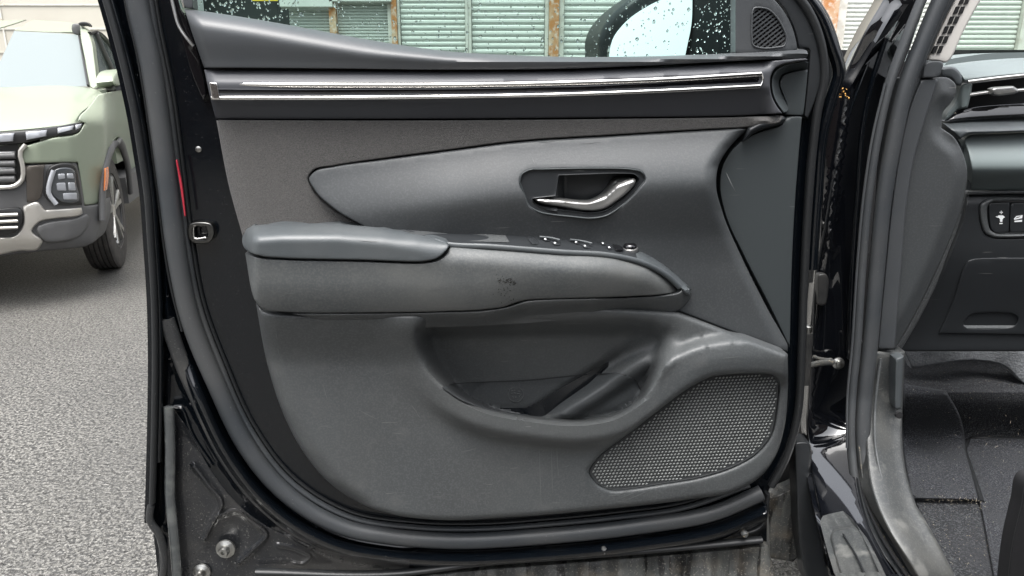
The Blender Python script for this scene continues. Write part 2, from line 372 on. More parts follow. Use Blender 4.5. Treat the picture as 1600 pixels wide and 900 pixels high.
# ================================================================== STORAGE BUILDING
WY = 9.5; wf = YF(WY)
bld = thing('storage_building', (0, WY, 0), 'long cream storage building with rows of pale roller shutters behind the car', 'building')
def slat_mesh(w, p):
    # one corrugated slat: bulging front, narrow joint
    pr = [(-p/2, .0), (-p*.40, -.006), (-p*.1, -.020), (p*.25, -.020), (p*.42, -.008), (p/2, .0)]
    Vv = []; Ff = []
    for s in (-w/2, w/2):
        for z, y in pr: Vv.append((s, y, z))
    k = len(pr)
    for i in range(k-1): Ff.append((i, k+i, k+i+1, i+1))
    me = bpy.data.meshes.new('slat'); me.from_pydata(Vv, [], Ff); me.update(); me.materials.append(M['shutter']); return me
def wx(px, py=50): return float(wf.at(np.array(px), np.array(py))[0])
def shutter(pa, pb, pitch, ztop=2.6, zvis=1.15, y=0.05):
    xa, xb = wx(pa), wx(pb); w = xb-xa
    bk = box('shutter', ((xa+xb)/2, WY+y+.03, ztop/2), (w, .03, ztop), M['shutter'], bld)
    me = slat_mesh(w-.01, pitch); z = zvis
    while z < min(ztop, 2.25):
        s = bpy.data.objects.new('slat', me); S.collection.objects.link(s); s.parent = bk
        s.location = (np.array([(xa+xb)/2, WY+y, z])-rootloc(bld)).tolist(); z += pitch
    # below the visible band the same corrugation in one sheet
    Vv = []; Ff = []; z = .03; k = 0
    while z < zvis-pitch/2-.001:
        for dz, dy in ((0, 0), (pitch*.35, -.02), (pitch*.7, -.02), (pitch, 0)):
            for xx in (xa+.005, xb-.005): Vv.append((xx, WY+y+dy, z+dz))
        b = k*8; Ff += [(b, b+1, b+3, b+2), (b+2, b+3, b+5, b+4), (b+4, b+5, b+7, b+6)]; z += pitch; k += 1
    link('lower_slats', Vv, Ff, M['shutter'], bk, False, 'stuff')
    if ztop < 2.3:
        C = [(xa-.06, WY-.02, ztop+.09), (xb+.06, WY-.02, ztop+.09)]
        sweep3('roller_box', C, [(-.08, -.06), (.08, -.06), (.10, .0), (.08, .08), (-.08, .08)], (0, -1, 0), M['shutter'], bk, sharp=20)
for a, b, p, zt in ((452, 517, .036, 1.93), (528, 607, .036, 1.99), (626, 727, .062, 2.6), (737, 851, .070, 2.6), (881, 1012, .070, 2.6), (1024, 1140, .066, 2.6), (1150, 1262, .066, 2.6),
                    (1318, 1460, .050, 2.6), (1472, 1592, .056, 2.6), (1604, 1720, .056, 2.6)):
    shutter(a, b, p, zt)
for a, b, m in ((517, 528, 'rust'), (607, 613, 'frame_paint'), (613, 622, 'rust'), (622, 626, 'frame_paint'), (727, 732, 'frame_paint'), (732, 737, 'frame_paint'), (851, 857, 'frame_paint'), (857, 873, 'rust'), (873, 881, 'frame_paint'),
                (1012, 1024, 'rust'), (1140, 1150, 'frame_paint'), (1262, 1277, 'frame_paint'), (1277, 1304, 'rust'), (1304, 1318, 'frame_paint'), (1460, 1472, 'frame_paint'), (1592, 1604, 'frame_paint')):
    xa, xb = wx(a), wx(b); box('post', ((xa+xb)/2, WY+.02-(.03 if m == 'rust' else 0), 1.4), (xb-xa-.004, .10, 2.8), M[m], bld)
xa, xb = wx(-400), wx(2100)
box('upper_wall', ((xa+xb)/2+2, WY+.25, 3.9), (xb-xa+14, .3, 2.2), M['wall'], bld)
x1 = wx(300); box('side_wall', ((x1-14)/2, WY+.1, 1.4), (x1+14, .3, 2.8), M['wall'], bld)
for k in range(7):
    box('panel_joint', ((x1-14)/2, WY-.055, 1.15+k*.27), (x1+14, .012, .012), M['frame_paint'], bld)
box('panel_joint', (wx(11), WY-.057, 1.4), (.02, .014, 2.8), M['frame_paint'], bld)
xa, xb = wx(300), wx(452); box('backdrop', ((xa+xb)/2, WY+.5, 1.4), (xb-xa, .1, 2.8), M['dark_fill'], bld)  # dark panel standing in for an unclear dark shape, no real opening
xa = wx(1720); box('end_wall', (xa+4, WY+.1, 1.4), (8, .3, 2.8), M['wall'], bld)
pb = wf.at(np.array(428.), np.array(3.)); yr = thing('barrier', (float(pb[0]), WY-.35, 0), 'yellow barrier bar in front of the dark doorway, seen through the wet glass', 'barrier')
box('rail', (pb[0], WY-.35, pb[2]), (.30, .03, .035), M['yellow'], yr)
box('post', (pb[0]+.12, WY-.29, pb[2]/2), (.03, .03, pb[2]), M['dark_fill'], yr)

# unseen brick building added behind the camera for the black paint to mirror
bk = thing('unseen_building', (0, -9, 0), 'unseen dark red brick building added behind the camera for the black paint to reflect', 'building')
M['brick'] = mat('dark_brick', (.060, .042, .036), .85, var=[(2, .4, .7, (.045, .035, .032), .7)])
box('wall', (0, -9, 2.2), (30, .4, 4.4), M['brick'], bk)
for k in range(6):
    w_ = box('window', (-11+k*4.4, -8.82, 2.3), (1.6, .1, 1.5), M['gloss_black'], bk); box('sill', (-11+k*4.4, -8.74, 1.5), (1.8, .16, .1), M['frame_paint'], w_)
# ================================================================== CAR + DOOR
car = thing('car', (.62, 1.2, 0), 'black car with the driver door wide open, filling the foreground', 'car')
SEAL = [(207, -60), (214, 0), (236, 100), (251, 200), (264, 300), (277, 400), (298, 500), (338, 600), (387, 700), (425, 750), (480, 796), (550, 828), (600, 837), (700, 845), (850, 838), (1000, 822), (1120, 800), (1190, 770)]
SP = spline(SEAL, False, 12)
OUT = [(142, -60), (160, 0), (177, 60), (192, 120), (205, 180), (215, 240), (224, 300), (230, 380), (235, 460), (237, 560), (236, 640), (234, 720), (232, 785), (231, 812)]
OP = spline(OUT, False, 12)
SP6 = spline(SEAL, False, 4.5); OP6 = spline(OUT, False, 4.5)
def h_shell(x, y):
    d = dist_poly(x, y, SP, False)
    xs = np.interp(y, [p[1] for p in SEAL[:13]], [p[0] for p in SEAL[:13]])
    ys = np.interp(x, [p[0] for p in SEAL[10:]], [p[1] for p in SEAL[10:]])
    outside = np.where(x < 480, x < xs, y > ys)
    so = np.where(outside, d, -d)
    hin = -.034-.034*ss(-72, -95, so)*ss(400, 440, y)*ss(520, 560, x)
    ridge = .026*np.exp(-((so-34)/11)**2)*ss(560, 640, y)+.020*ss(14, 26, so)*(1-ss(34, 54, so))*ss(350, 600, y)
    hout = -.026+ridge
    h = np.where(so > 0, hout, hin)
    # grooves along the bottom
    bot = ss(620, 700, x)
    h = h+bot*np.where(so > 8, .010*np.exp(-((so-20)/4)**2)-.004, 0)
    do = dist_poly(x, y, OP, False)
    h = np.maximum(h, -.028+.024*(1-ss(8, 18, do)))
    # narrow crease in the left edge
    h = h+.007*np.exp(-((do-26)/4)**2)*(y > 150)
    # raised pad bottom left corner
    h = h+.006*ss(805, 830, y)*(1-ss(250, 275, x))
    # hollow round the bolt and raised beads
    h = h-.006*np.exp(-(((x-352)**2+(y-850)**2)/30**2)**2)
    for P, w, a in BEADS:
        h = h+a*np.exp(-(dist_poly(x, y, P, False)/w)**2)
    return h
BEADS = [(spline([(303, 728), (325, 757), (346, 787), (333, 815), (320, 842)], False, 2.5), 3.0, .011),
         (spline([(344, 806), (366, 799), (392, 814), (416, 836), (396, 858), (372, 880)], False, 2.5), 3.0, .011),
         (spline([(435, 852), (462, 858), (484, 872), (474, 882), (458, 880)], False, 2.5), 3.4, .006),
         (spline([(272, 640), (282, 640), (300, 680), (330, 726)], False, 2.5), 4, .006)]
BEADS3 = [P[::1] for P, w, a in BEADS]
shell = patch('door', [(142, -60, 1), (160, 0), (177, 60), (192, 120), (205, 180), (215, 240), (224, 300), (230, 380), (235, 460), (237, 560), (236, 640), (234, 720), (232, 785), (231, 812, 1), (241, 832), (248, 858), (243, 925, 1), (620, 925, 1), (640, 895, 1),
    (760, 883), (900, 872), (1050, 860), (1198, 846, 1), (1199, 770, 1), (1225, 720), (1246, 650), (1252, 560), (1254, 400), (1266, 220), (1276, 150), (1268, 84, 1), (1100, 90), (1000, 94), (900, 95), (800, 92), (700, 87), (600, 75), (500, 58), (400, 40), (300, 26, 1), (284, 14), (268, -60, 1)],
    h_shell, M['paint'], car, step=6.5, r=3, rd=.004, skirt=.05,
    feats=[(SP6, (-3, 3, 8, 12, 16, 20, 24, 28, 32, 36, 40, 46, 54)), (SP6, (-39, -42, -46, -50, -53)), (OP6, (-8, -12, -15, -18, -22, -26, -30))]+[(P, (0, -1.5, 1.5, -3, 3, -5, 5)) for P in BEADS3])
shell['label'] = 'open black driver door seen from its inner side'
D = shell
# outer skin wrapped behind the shell so that the door has thickness
Fo = spline([(150, -60, 1), (200, 150), (232, 400), (240, 620), (236, 800, 1), (250, 925, 1), (620, 925, 1), (1195, 850, 1), (1200, 770, 1), (1240, 650), (1250, 400), (1264, 200), (1270, 95, 1), (800, 105), (600, 90), (330, 45, 1), (290, 25), (272, -60, 1)], True, 40)
def hskin(x, y): return -.075-.03*ss(150, 500, y)*(1-ss(700, 900, y))
patch('outer_skin', [(p[0], p[1], 1) for p in Fo], hskin, M['paint'], D, step=40, r=0, skirt=0)
sk = sweep3('door_edge', np.concatenate([DOOR.at(OP[:, 0]+2, OP[:, 1], -.014)]), [(-.004, .010), (.004, .010), (.005, -.075), (-.004, -.075)], DOOR.n, M['paint'], D)

# dirty lower left corner of the shell: its own paint film panel, speckled with road dirt
CORN = [(262, 625, 1), (290, 664), (330, 735), (380, 795), (440, 834), (520, 862), (600, 873), (640, 876, 1), (640, 893, 1), (618, 922, 1), (262, 922, 1), (262, 760)]
patch('corner_panel', CORN, lambda x, y: h_shell(x, y)+.0012, M['paint_wet'], D, step=5, r=3, rd=.003, skirt=.002,
    feats=[(SP6, (16, 20, 24, 28, 32, 36, 40, 46, 54))]+[(P, (0, -1.5, 1.5, -3, 3, -5, 5)) for P in BEADS3])
# flange band that follows the seal
BAND = []
tn = np.gradient(SP, axis=0); tn /= np.linalg.norm(tn, axis=1)[:, None]; nn = np.stack([-tn[:, 1], tn[:, 0]], -1)
selr = (SP[:, 1] > 480) & (SP[:, 0] < 620)
BC = SP[selr]+nn[selr]*36
tube('flange_band', [(p[0], p[1], -.010) for p in BC[::6]], .0125, .007, M['bodydirt'], D)
# rubber seals
tube('door_seal', [(x, y, -.008) for x, y in SEAL], .0145, .013, M['rubber'], D, n=16)
INN = SP[:]-nn*18.5
tube('seal_lip', [(p[0], p[1], -.020) for p in INN[::9]], .0042, .006, M['rubber'], D)
INN2 = SP[:]-nn*27
tube('seal_lip', [(p[0], p[1], -.026) for p in INN2[::9]], .0028, .004, M['rubber_dark'], D)
OU2 = SP[SP[:, 1] < 560]+nn[SP[:, 1] < 560]*17
tube('edge_seal', [(p[0], p[1], -.014) for p in OU2[::6]], .0026, .005, M['rubber_dark'], D)
tube('edge_trim', [(x+6, y, .000) for x, y in OUT[:-1]], .005, .006, M['rubber_dark'], D)
tube('edge_trim', [(x+15, y, -.006) for x, y in OUT[:-2]], .0035, .006, M['paint'], D)
tube('edge_trim', [(236, 790, .0), (234, 812, .002), (248, 834, .002), (256, 862, 0), (252, 920, 0)], .006, .006, M['bodydirt'], D)
tube('edge_trim', [(264, 636, -.008), (266, 700, -.008), (266, 780, -.008), (272, 840, -.008), (278, 920, -.008)], .0085, .006, M['edge_glint'], D)  # strip added for the pale reflection along the corner edge
# bottom sealing strips
tube('bottom_seal', [(400, 893, -.010), (620, 895, -.002), (760, 878, .0), (900, 868, .0), (1050, 856, .0), (1190, 843, 0)], .0055, .008, M['rubber_dark'], D)
tube('bottom_seal', [(560, 868, -.016), (700, 872, -.014), (850, 862, -.014), (1000, 848, -.014), (1120, 836, -.014), (1190, 818, -.014), (1199, 770, -.014)], .004, .008, M['rubber_dark'], D)
for px, py in ((930, 864), (1150, 838)):
    p = DOOR.at(np.array([px, px+14, px+20.]), np.array([py+3, py-3, py+4.]), .010); lathe('seal_clip', p[1], DOOR.n, [(.006, -.006), (.0065, 0), (.004, .004)], M['grimy_edge'], D, 10)
# beads (pressed ribs) get their own polished top edge in the photo: thin pressed beads
# ---- trims
def rl(x, y, ln=34, dp=.014):      # rounding towards the panel's left edge
    xl = ip(y, [0, 108, 180, 240, 350, 420, 490, 570, 640, 700, 750, 785], [283, 318, 330, 345, 372, 385, 400, 418, 440, 470, 510, 560])
    return -dp*np.clip(1-(x-xl)/ln, 0, 1)**2
LE = [(318, 108), (330, 180), (345, 240), (372, 350), (385, 420), (400, 490)]
ut_top = ([288, 300, 400, 500, 600, 700, 800, 900, 1000, 1100, 1200, 1262], [13, 15, 30, 48, 66, 80, 86, 89, 88, 85, 80, 77])
ut_bot = ([318, 500, 700, 900, 1000, 1100, 1200, 1262], [107, 108, 110, 107, 103, 98, 93, 90])
def h_ut(x, y):
    yt = ip(x, *ut_top); yb = ip(x, *ut_bot); w = np.minimum(30, (yb-yt)*.62)
    return -.012+.044*np.sqrt(np.clip(1-(1-np.clip((y-yt)/w, 0, 1))**2, 0, 1))-.006*ss(.4, 1, (y-yt)/(yb-yt+1e-3))+rl(x, y, 20, .016)
patch('upper_trim', [(288, 14, 1), (300, 15), (400, 30), (500, 48), (600, 66), (700, 80), (800, 86), (900, 89), (1000, 88), (1100, 85), (1200, 80), (1256, 77), (1261, 80), (1262, 88), (1258, 91), (1200, 93), (1100, 98), (1000, 103), (900, 107), (700, 109), (500, 107), (319, 106, 1), (303, 60)],
      h_ut, M['trim'], D, step=5, r=2.2, rd=.004, skirt=.03)
dc_top = ([320, 700, 900, 1000, 1100, 1262], [108, 111, 109, 105, 100, 93])
dc_bot = ([330, 600, 900, 1160, 1228], [185, 187, 185, 182, 179])
def dmid(x): return ip(x, [320, 500, 700, 900, 1050, 1193], [142, 143, 142, 138, 131, 124])
def h_dc(x, y):
    yt = ip(x, *dc_top); yb = ip(x, *dc_bot); ym = dmid(x)
    h = .014+.020*np.clip((y-yt)/(ym-14-yt), 0, 1); h = h-.024*np.clip((y-ym-14)/(yb-ym-14), 0, 1)**.8
    ex = ss(1190, 1212, x)
    return h*(1-ex)+(.030-.0*x)*ex+rl(x, y, 16, .012)
patch('decor_panel', [(319, 109, 1), (500, 109.5), (700, 111.5), (900, 109.5), (1000, 105.5), (1100, 100.5), (1200, 95.5), (1260, 91.5), (1262, 93.5), (1240, 97), (1222, 101), (1211, 107), (1205, 117), (1203, 132), (1206, 150), (1213, 165), (1222, 177, 1), (1160, 180.5), (900, 184), (600, 186), (400, 186), (337, 185, 1), (328, 150)],
      h_dc, M['decor'], D, step=5, r=2.5, rd=.004, skirt=.02)
# concave pull-end: a scooped ring
patch('pull_recess', [(1258, 95.5, 1), (1240, 99), (1224, 103), (1213, 110), (1207, 121), (1206, 134), (1209, 150), (1216, 164), (1225, 176, 1), (1231, 173), (1230, 160, 1), (1221, 145), (1217, 128), (1222, 117), (1235, 112), (1262, 108, 1), (1263, 97, 1)],
      lambda x, y: .024-.026*ss(0, 14, np.hypot((x-1250)*.9, y-138)*0+np.minimum(40, np.abs(dist_poly(x, y, spline([(1258, 95), (1224, 103), (1207, 121), (1209, 150), (1225, 178)], False, 4), False)))), M['cap'], D, step=3, r=1.5, rd=.002, skirt=.02)
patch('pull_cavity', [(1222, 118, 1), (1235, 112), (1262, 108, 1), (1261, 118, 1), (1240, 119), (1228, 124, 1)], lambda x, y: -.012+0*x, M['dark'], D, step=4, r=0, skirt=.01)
# chrome frame and black inlay
CH_O = [(326, 128, 1), (500, 130), (700, 129.5), (900, 126), (1050, 120.5), (1190, 112.5), (1193, 115), (1190, 133), (1186, 137.5), (1050, 144.5), (900, 150.5), (700, 154), (500, 156), (331, 156, 1)]
CH_I = [(339, 133, 1), (500, 136), (700, 136), (900, 132.5), (1050, 127), (1187, 118.5, 1), (1184, 132, 1), (1050, 138), (900, 143.5), (700, 148), (500, 150), (343, 150, 1)]
CT = [(328, 131.5), (500, 133), (700, 132.8), (900, 129), (1050, 123.6), (1189, 115.5)]; CB = [(331, 153), (500, 153), (700, 151), (900, 147), (1050, 141.2), (1187, 134.6)]
def hch(x): return float(h_dc(np.array([float(x)]), np.array([dmid(x)]))[0])+.0015
tube('chrome_strip', [(x, y, hch(x)) for x, y in CT], .0034, .0032, M['chrome'], D, seg=14, n=14)
tube('chrome_strip', [(x, y, hch(x)) for x, y in CB], .0030, .0028, M['chrome'], D, seg=14, n=14)
patch('chrome_end', [(326, 128.3, 1), (339, 128.6, 1), (344, 156, 1), (331, 156.2, 1)], lambda x, y: hch(340)+.001+rl(x, y, 8, .006), M['chrome'], D, step=4, r=2, rd=.003, skirt=.004)
tube('chrome_strip', [(1190, 114, hch(1190)), (1192, 124, hch(1190)), (1187, 136, hch(1190))], .0014, .002, M['chrome'], D, seg=4, n=8)
patch('gloss_inlay', [(p[0], p[1], 1) for p in CH_I], lambda x, y: h_dc(x, dmid(x))+.0005-.002*((y-dmid(x))/8)**2, M['gloss_black'], D, step=4, r=.8, rd=.001, skirt=.006)
# cloth insert
CL = [(338, 188, 1), (600, 189), (900, 187), (1160, 183.5), (1224, 181.5, 1), (1219, 190), (1188, 197), (1170, 198.5), (1100, 202), (950, 211), (800, 221), (700, 234), (600, 247), (520, 259), (489, 266), (481, 277), (488, 297), (518, 326), (563, 352, 1), (450, 360), (380, 372, 1), (358, 292)]
patch('cloth_insert', CL, lambda x, y: .014+rl(x, y, 36, .014)+.010*np.exp(-((y-188)/10)**2)*0-.03*ss(1165, 1180, x)*0+.012*ss(1165, 1180, x)*np.exp(-((y-190)/9)**2), M['cloth'], D, step=8, r=2.5, rd=.004, skirt=.02)
patch('grip_end', [(1168, 199, 1), (1182, 191), (1200, 184.5), (1224, 181.8), (1228, 184), (1224, 191), (1208, 198), (1185, 205), (1160, 222, 1)], lambda x, y: .024+0*x, M['dark'], D, step=3, r=6, rd=.018, skirt=.02)
# spear panel
def h_sp(x, y):
    yt = ip(x, [482, 490, 520, 600, 700, 800, 950, 1100, 1172], [278, 267, 260, 248, 235, 222, 212, 203, 199])
    s = y-yt; k = ip(x, [480, 700, 1172], [.5, 1, 1.15])
    h = .014+.038*k*ss(-30, 95, s)-.022*k*ss(75, 175, s)
    xr = ip(y, [199, 230, 260, 290, 330, 400, 480, 540], [1172, 1140, 1122, 1121, 1130, 1160, 1200, 1232])
    h = h-.017*np.clip(1-(xr-x)/20, 0, 1)**2
    return h-.010*ss(930, 1110, x)*ss(330, 420, y)
HB = [(812, 285), (815, 273), (826, 266), (850, 264.5), (985, 264.5), (1003, 269), (1009, 279), (1001, 292), (971, 322), (947, 337), (925, 341), (898, 339), (840, 330), (827, 322), (820, 306)]
patch('door_card', [(483, 278), (491, 268.5), (521, 261), (601, 250), (700, 237), (800, 224), (950, 214), (1100, 205), (1170, 201, 1), (1140, 230), (1123, 258), (1119, 290), (1129, 332), (1159, 402), (1199, 482), (1231, 541), (1231, 550, 1), (1150, 520), (1061, 486, 1), (1000, 470), (800, 440), (640, 390, 1), (566, 352), (521, 325), (491, 296)],
      h_sp, M['plastic_soft'], D, feats=[(spline([(1172, 199), (1140, 230), (1122, 260), (1121, 290), (1130, 330), (1160, 400), (1200, 480), (1232, 540)], False, 4), (8, 13, 18, 23))], step=7, r=3.2, rd=.005, skirt=.03, holes=[HB])
# right end caps
patch('end_cap', [(1230, 184), (1238, 182.5), (1253, 182.5, 1), (1247, 250), (1240, 350), (1236, 450), (1234, 543, 1), (1203, 478), (1163, 400), (1133, 333), (1125, 290), (1129, 260), (1146, 232), (1172, 213), (1198, 203), (1222, 195)],
      lambda x, y: .004+0*x, M['cap'], D, step=8, r=1.8, rd=.003, skirt=.02)
patch('end_cap', [(1226, 179, 1), (1230, 165), (1224, 148), (1219, 128), (1224, 119), (1242, 112), (1262, 109, 1), (1259, 145), (1255, 180, 1)], lambda x, y: .001+0*x, M['cap'], D, step=6, r=1.2, rd=.002, skirt=.02)
# armrest
ap_top = ([380, 385, 395, 440, 530, 600, 650, 700], [367, 358, 353, 350, 350, 357, 366, 381])
def h_pad(x, y):
    yt = ip(x, *ap_top); h0 = ip(x, [380, 540, 620, 700], [.016, .018, .045, .086])
    q = np.sqrt(np.clip(1-(1-np.clip((y-yt+1)/30, 0, 1))**2, 0, 1))
    h = h0+(.100-h0)*q
    return h-.045*np.clip(1-(x-379)/26, 0, 1)**2.2
patch('armrest_pad', [(380, 366), (386, 357), (397, 352.5), (440, 350), (530, 350), (600, 356.5), (650, 365), (698, 379), (701, 384), (694, 395), (682, 404), (664, 408), (560, 406), (440, 403), (408, 400), (388, 393), (381, 386)],
      h_pad, M['pad'], D, step=4, r=3, rd=.005, skirt=.02)
lip = ([640, 700, 760, 880, 960, 1010, 1045, 1066], [366, 381, 384, 393.5, 399, 411, 432, 451])
def h_arm(x, y):
    yt = ip(x, *lip); s = np.clip((y-yt)/34, 0, 1); r_ = ss(640, 712, x)
    yb = ip(x, [400, 700, 760, 805, 820, 980, 1060], [488, 487, 484, 474, 469, 463, 455])
    base = .096-.040*np.clip((x-900)/165, 0, 1)**2-.012*np.clip(1-(yb-y)/48, 0, 1)**2
    return base-.022*(1-s)**2*r_-.05*np.clip(1-(x-382)/22, 0, 1)**2.2+rl(x, y, 40, .006)
patch('armrest', [(383, 396, 1), (407, 403.5), (440, 406), (560, 409), (664, 411.5), (684, 407.5), (697, 398), (704, 386, 1), (760, 387), (880, 396), (960, 401.5), (1008, 413), (1043, 434), (1063, 450), (1058, 455), (1040, 459), (980, 463), (820, 469), (805, 473), (790, 478.5), (760, 483), (700, 486), (600, 488), (440, 487), (412, 483), (399, 470)],
      h_arm, M['arm'], D, step=7, r=2.4, rd=.004, skirt=.03, feats=[(spline(list(zip(*lip)), False, 4), (4, 7, 10, 13, 16))])
patch('armrest_base', [(455, 490, 1), (600, 490), (700, 488), (760, 485.5), (792, 480.5), (820, 471.5), (980, 465.5), (1040, 461.5), (1060, 457.5), (1070, 450), (1080, 455), (1078, 466), (1070, 476), (1057, 486), (1020, 492), (930, 497), (800, 507), (650, 512), (540, 506)],
      lambda x, y: ip(x, [400, 930, 1080], [.083, .083, .046])-ip(x, [440, 900, 1000, 1080], [.030, .034, .034, .022])*ss(0, 1, (y-ip(x, [440, 760, 820, 1060, 1080], [489, 485, 471, 457, 454]))/ip(x, [400, 500, 1080], [20, 30, 34]))**.9-.01*ss(1062, 1080, x), M['plastic'], D, step=4.5, r=3, rd=.004, skirt=.02)
# switch panel on top of the armrest
sw_top = ([618, 640, 760, 850, 950, 1000, 1040, 1080], [357, 357.5, 362, 367.5, 378, 392, 415, 453])
def h_sw(x, y):
    yt = ip(x, *sw_top); yb = ip(x, *lip); t = np.clip((y-yt)/(yb-yt+.1), 0, 1)
    hb = .026; hfr = .079-.032*np.clip((x-900)/165, 0, 1)**2
    return hb+(hfr-hb)*t
patch('switch_panel', [(622, 358, 1), (690, 358.5), (760, 362.5), (850, 368), (950, 378.5), (1000, 392.5), (1040, 416), (1066, 438), (1079, 453), (1070, 452), (1065, 449), (1045, 431), (1010, 409), (960, 397), (880, 391.5), (760, 382.5), (702, 380.5), (660, 371)],
      h_sw, M['dark'], D, step=3.5, r=1.2, rd=.002, skirt=.02)
tube('armrest_lip', [(640, 369, .066), (702, 382.5, .077), (760, 385.2, .080), (880, 394.2, .080), (960, 400, .074), (1008, 412, .066), (1045, 433, .054), (1062, 449, .048)], .0042, .0028, M['pad'], D, seg=6)
patch('armrest_nose', [(992, 396, 1), (1001, 393), (1040, 416), (1066, 438), (1080, 454), (1078, 461), (1068, 457), (1062, 449), (1045, 432.5), (1010, 411), (996, 404, 1)], lambda x, y: h_sw(x, y)+.004, M['pad'], D, step=3, r=4, rd=.006, skirt=.02)
patch('pull_cup', [(628, 360, 1), (690, 362), (760, 365.5), (790, 368, 1), (796, 378.5, 1), (740, 377), (690, 374), (655, 368)], lambda x, y: h_sw(x, y)+.003-.012*np.exp(-((y-371)/5.)**2)*ss(650, 680, x)*(1-ss(700, 796, x)), M['plastic'], D, step=3, r=1, rd=.002, skirt=.006)
def switch(cx, cy, w, hh, name='window_switch', m='key'):
    out = [(cx-w*.75, cy-hh), (cx+w*.35, cy-hh*.8), (cx+w*.95, cy+hh), (cx-w*.1, cy+hh*.9)]
    return patch(name, out, lambda x, y: h_sw(x, y)+.0055-.004*np.abs((x-cx)/w), M[m], D, step=2, r=1.2, rd=.002, skirt=.012)
switch(832, 376.5, 10, 4.5, 'lock_switch')
for cx, cy, w, hh in ((852, 373.5, 9, 2.6), (867, 379.5, 10, 3), (900, 378, 9, 2.6), (914, 384, 10, 3), (942, 380, 6, 2.5), (952, 386.5, 7, 3)):
    s = switch(cx, cy, w, hh)
    p = DOOR.at(np.array(cx), np.array(cy-.5), h_sw(cx, cy)+.0128); 
    patch('switch_symbol', [(cx-1.6, cy-.8, 1), (cx+.8, cy-.9, 1), (cx+2, cy+.6, 1), (cx-.8, cy+.7, 1)], lambda x, y: h_sw(x, y)+.0070+0*x, M['white_print'], s, step=2, r=0, skirt=.001)
for (a, b), (c, d) in (((845, 370.5), (872, 375)), ((893, 375), (922, 380.5))):
    tube('switch_bezel', [(a-2, b-.5, .042), ((a+c)/2, (b+d)/2-1.5, .043), (c+3, d, .052)], .0016, .0016, M['pad'], D, seg=4)
patch('mirror_switch', [(959, 383), (970, 384), (974, 390), (962, 390)], lambda x, y: h_sw(x, y)+.008, M['gloss_black'], D, step=2, r=1, rd=.002, skirt=.01)
pk = DOOR.at(np.array(984.), np.array(388.), float(h_sw(984., 388.))+.003)
kn = lathe('mirror_knob', pk, (0, -.15, 1), [(.010, -.004), (.0105, .004), (.009, .007), (.006, .0085)], M['gloss_black'], D, 20)
lathe('knob_ring', pk, (0, -.15, 1), [(.0125, -.003), (.0125, .001), (.0105, .002)], M['silver'], kn, 20)

# lower panel
LIP = spline([(640, 520), (648, 552), (664, 577), (694, 608), (745, 638), (830, 657), (920, 662), (962, 653), (1004, 627), (1045, 597), (1090, 571), (1150, 560), (1240, 562)], False, 8)
REC = spline([(668, 490, 1), (645, 512), (646, 545), (663, 577), (694, 608), (745, 638), (830, 657), (920, 662), (962, 653), (1004, 627), (1040, 592), (1066, 552), (1072, 515), (1060, 488, 1)], True, 8)
HMP = spline([(985, 522), (962, 545), (922, 572), (882, 600), (844, 625), (806, 650)], False, 4); HMP2 = spline([(955, 580), (925, 620), (898, 662)], False, 6)
REC4 = spline([(645, 512), (646, 545), (663, 577), (694, 608), (745, 638), (830, 657), (920, 662), (962, 653), (1004, 627), (1040, 592)], False, 3.5)
def hump(x, y):
    xl = ip(y, [500, 545, 600, 650, 670], [1010, 962, 882, 806, 778]); q = x-xl
    g = -.015*ss(-3, 20, q)+.042*ss(20, 74, q)-.016*ss(84, 112, q)
    return g*ss(525, 570, y)
def h_lo(x, y):
    base = .036+.040*(1-ss(478, 575, y))*(1-ss(950, 1060, x))*(1-.45*ss(640, 700, x))
    yl = ip(x, LIP[:, 0], LIP[:, 1]); dl = dist_poly(x, y, LIP, False); below = (y > yl) | (x < 640)
    base = base+.030*(1-ss(22, 44, dl))*ss(640, 760, x)*np.where(below, 1, 1)+.012*(1-ss(0, 60, dl))*(1-ss(640, 760, x))
    # shoulder between door card seam and lip on the right
    base = base+.004*ss(1040, 1120, x)*(1-ss(0, 30, np.abs(y-yl)))
    ir = inside(x, y, REC); dr = dist_poly(x, y, REC); dr = np.where(ir, dr, 0)
    Dd = ip(y, [520, 560, 620, 640], [40, 36, 13, 9]); Dd = np.maximum(Dd, 75*ss(985, 1050, x)+0)
    hin = ip(y, [480, 520, 600, 665], [.046, .002, -.026, -.032])
    k = ss(0, 1, dr/Dd)
    h = base*(1-k)+hin*k
    h = h+hump(x, y)*np.where(ir, ss(0, 16, dr), 0)
    return h+rl(x, y, 30, .016)
SG = [(921, 736), (934, 717), (1000, 664), (1080, 604), (1106, 590.5), (1150, 584), (1207, 585.5), (1214.5, 590), (1213, 640), (1204, 680), (1184, 706), (1150, 727), (1100, 744), (1040, 755), (952, 764.5), (935, 757)]
patch('lower_panel', [(400, 474, 1), (413, 486), (440, 490), (600, 491.5), (700, 489.5), (900, 480), (1058, 488, 1), (1090, 500), (1150, 523), (1231, 553.5, 1), (1231, 610), (1226, 665), (1212, 712), (1188, 745), (1150, 767), (1080, 780), (950, 795), (800, 808), (680, 812), (610, 803), (560, 785), (510, 750), (470, 700), (440, 640), (418, 570)],
      h_lo, M['plastic'], D, step=6, r=8, rd=.010, skirt=.03, holes=[SG],
      feats=[(REC4, (0, -2.5, 2.5, -5, 5, -8, 8, 12, -12)), (HMP, (0, -3, 3, -6, 6, 10, 14, 20, 28, -10)), (LIP[LIP[:, 0] > 1030], (0, -4, 4, -8, 8, 13, -13, 18, 24, 30))])
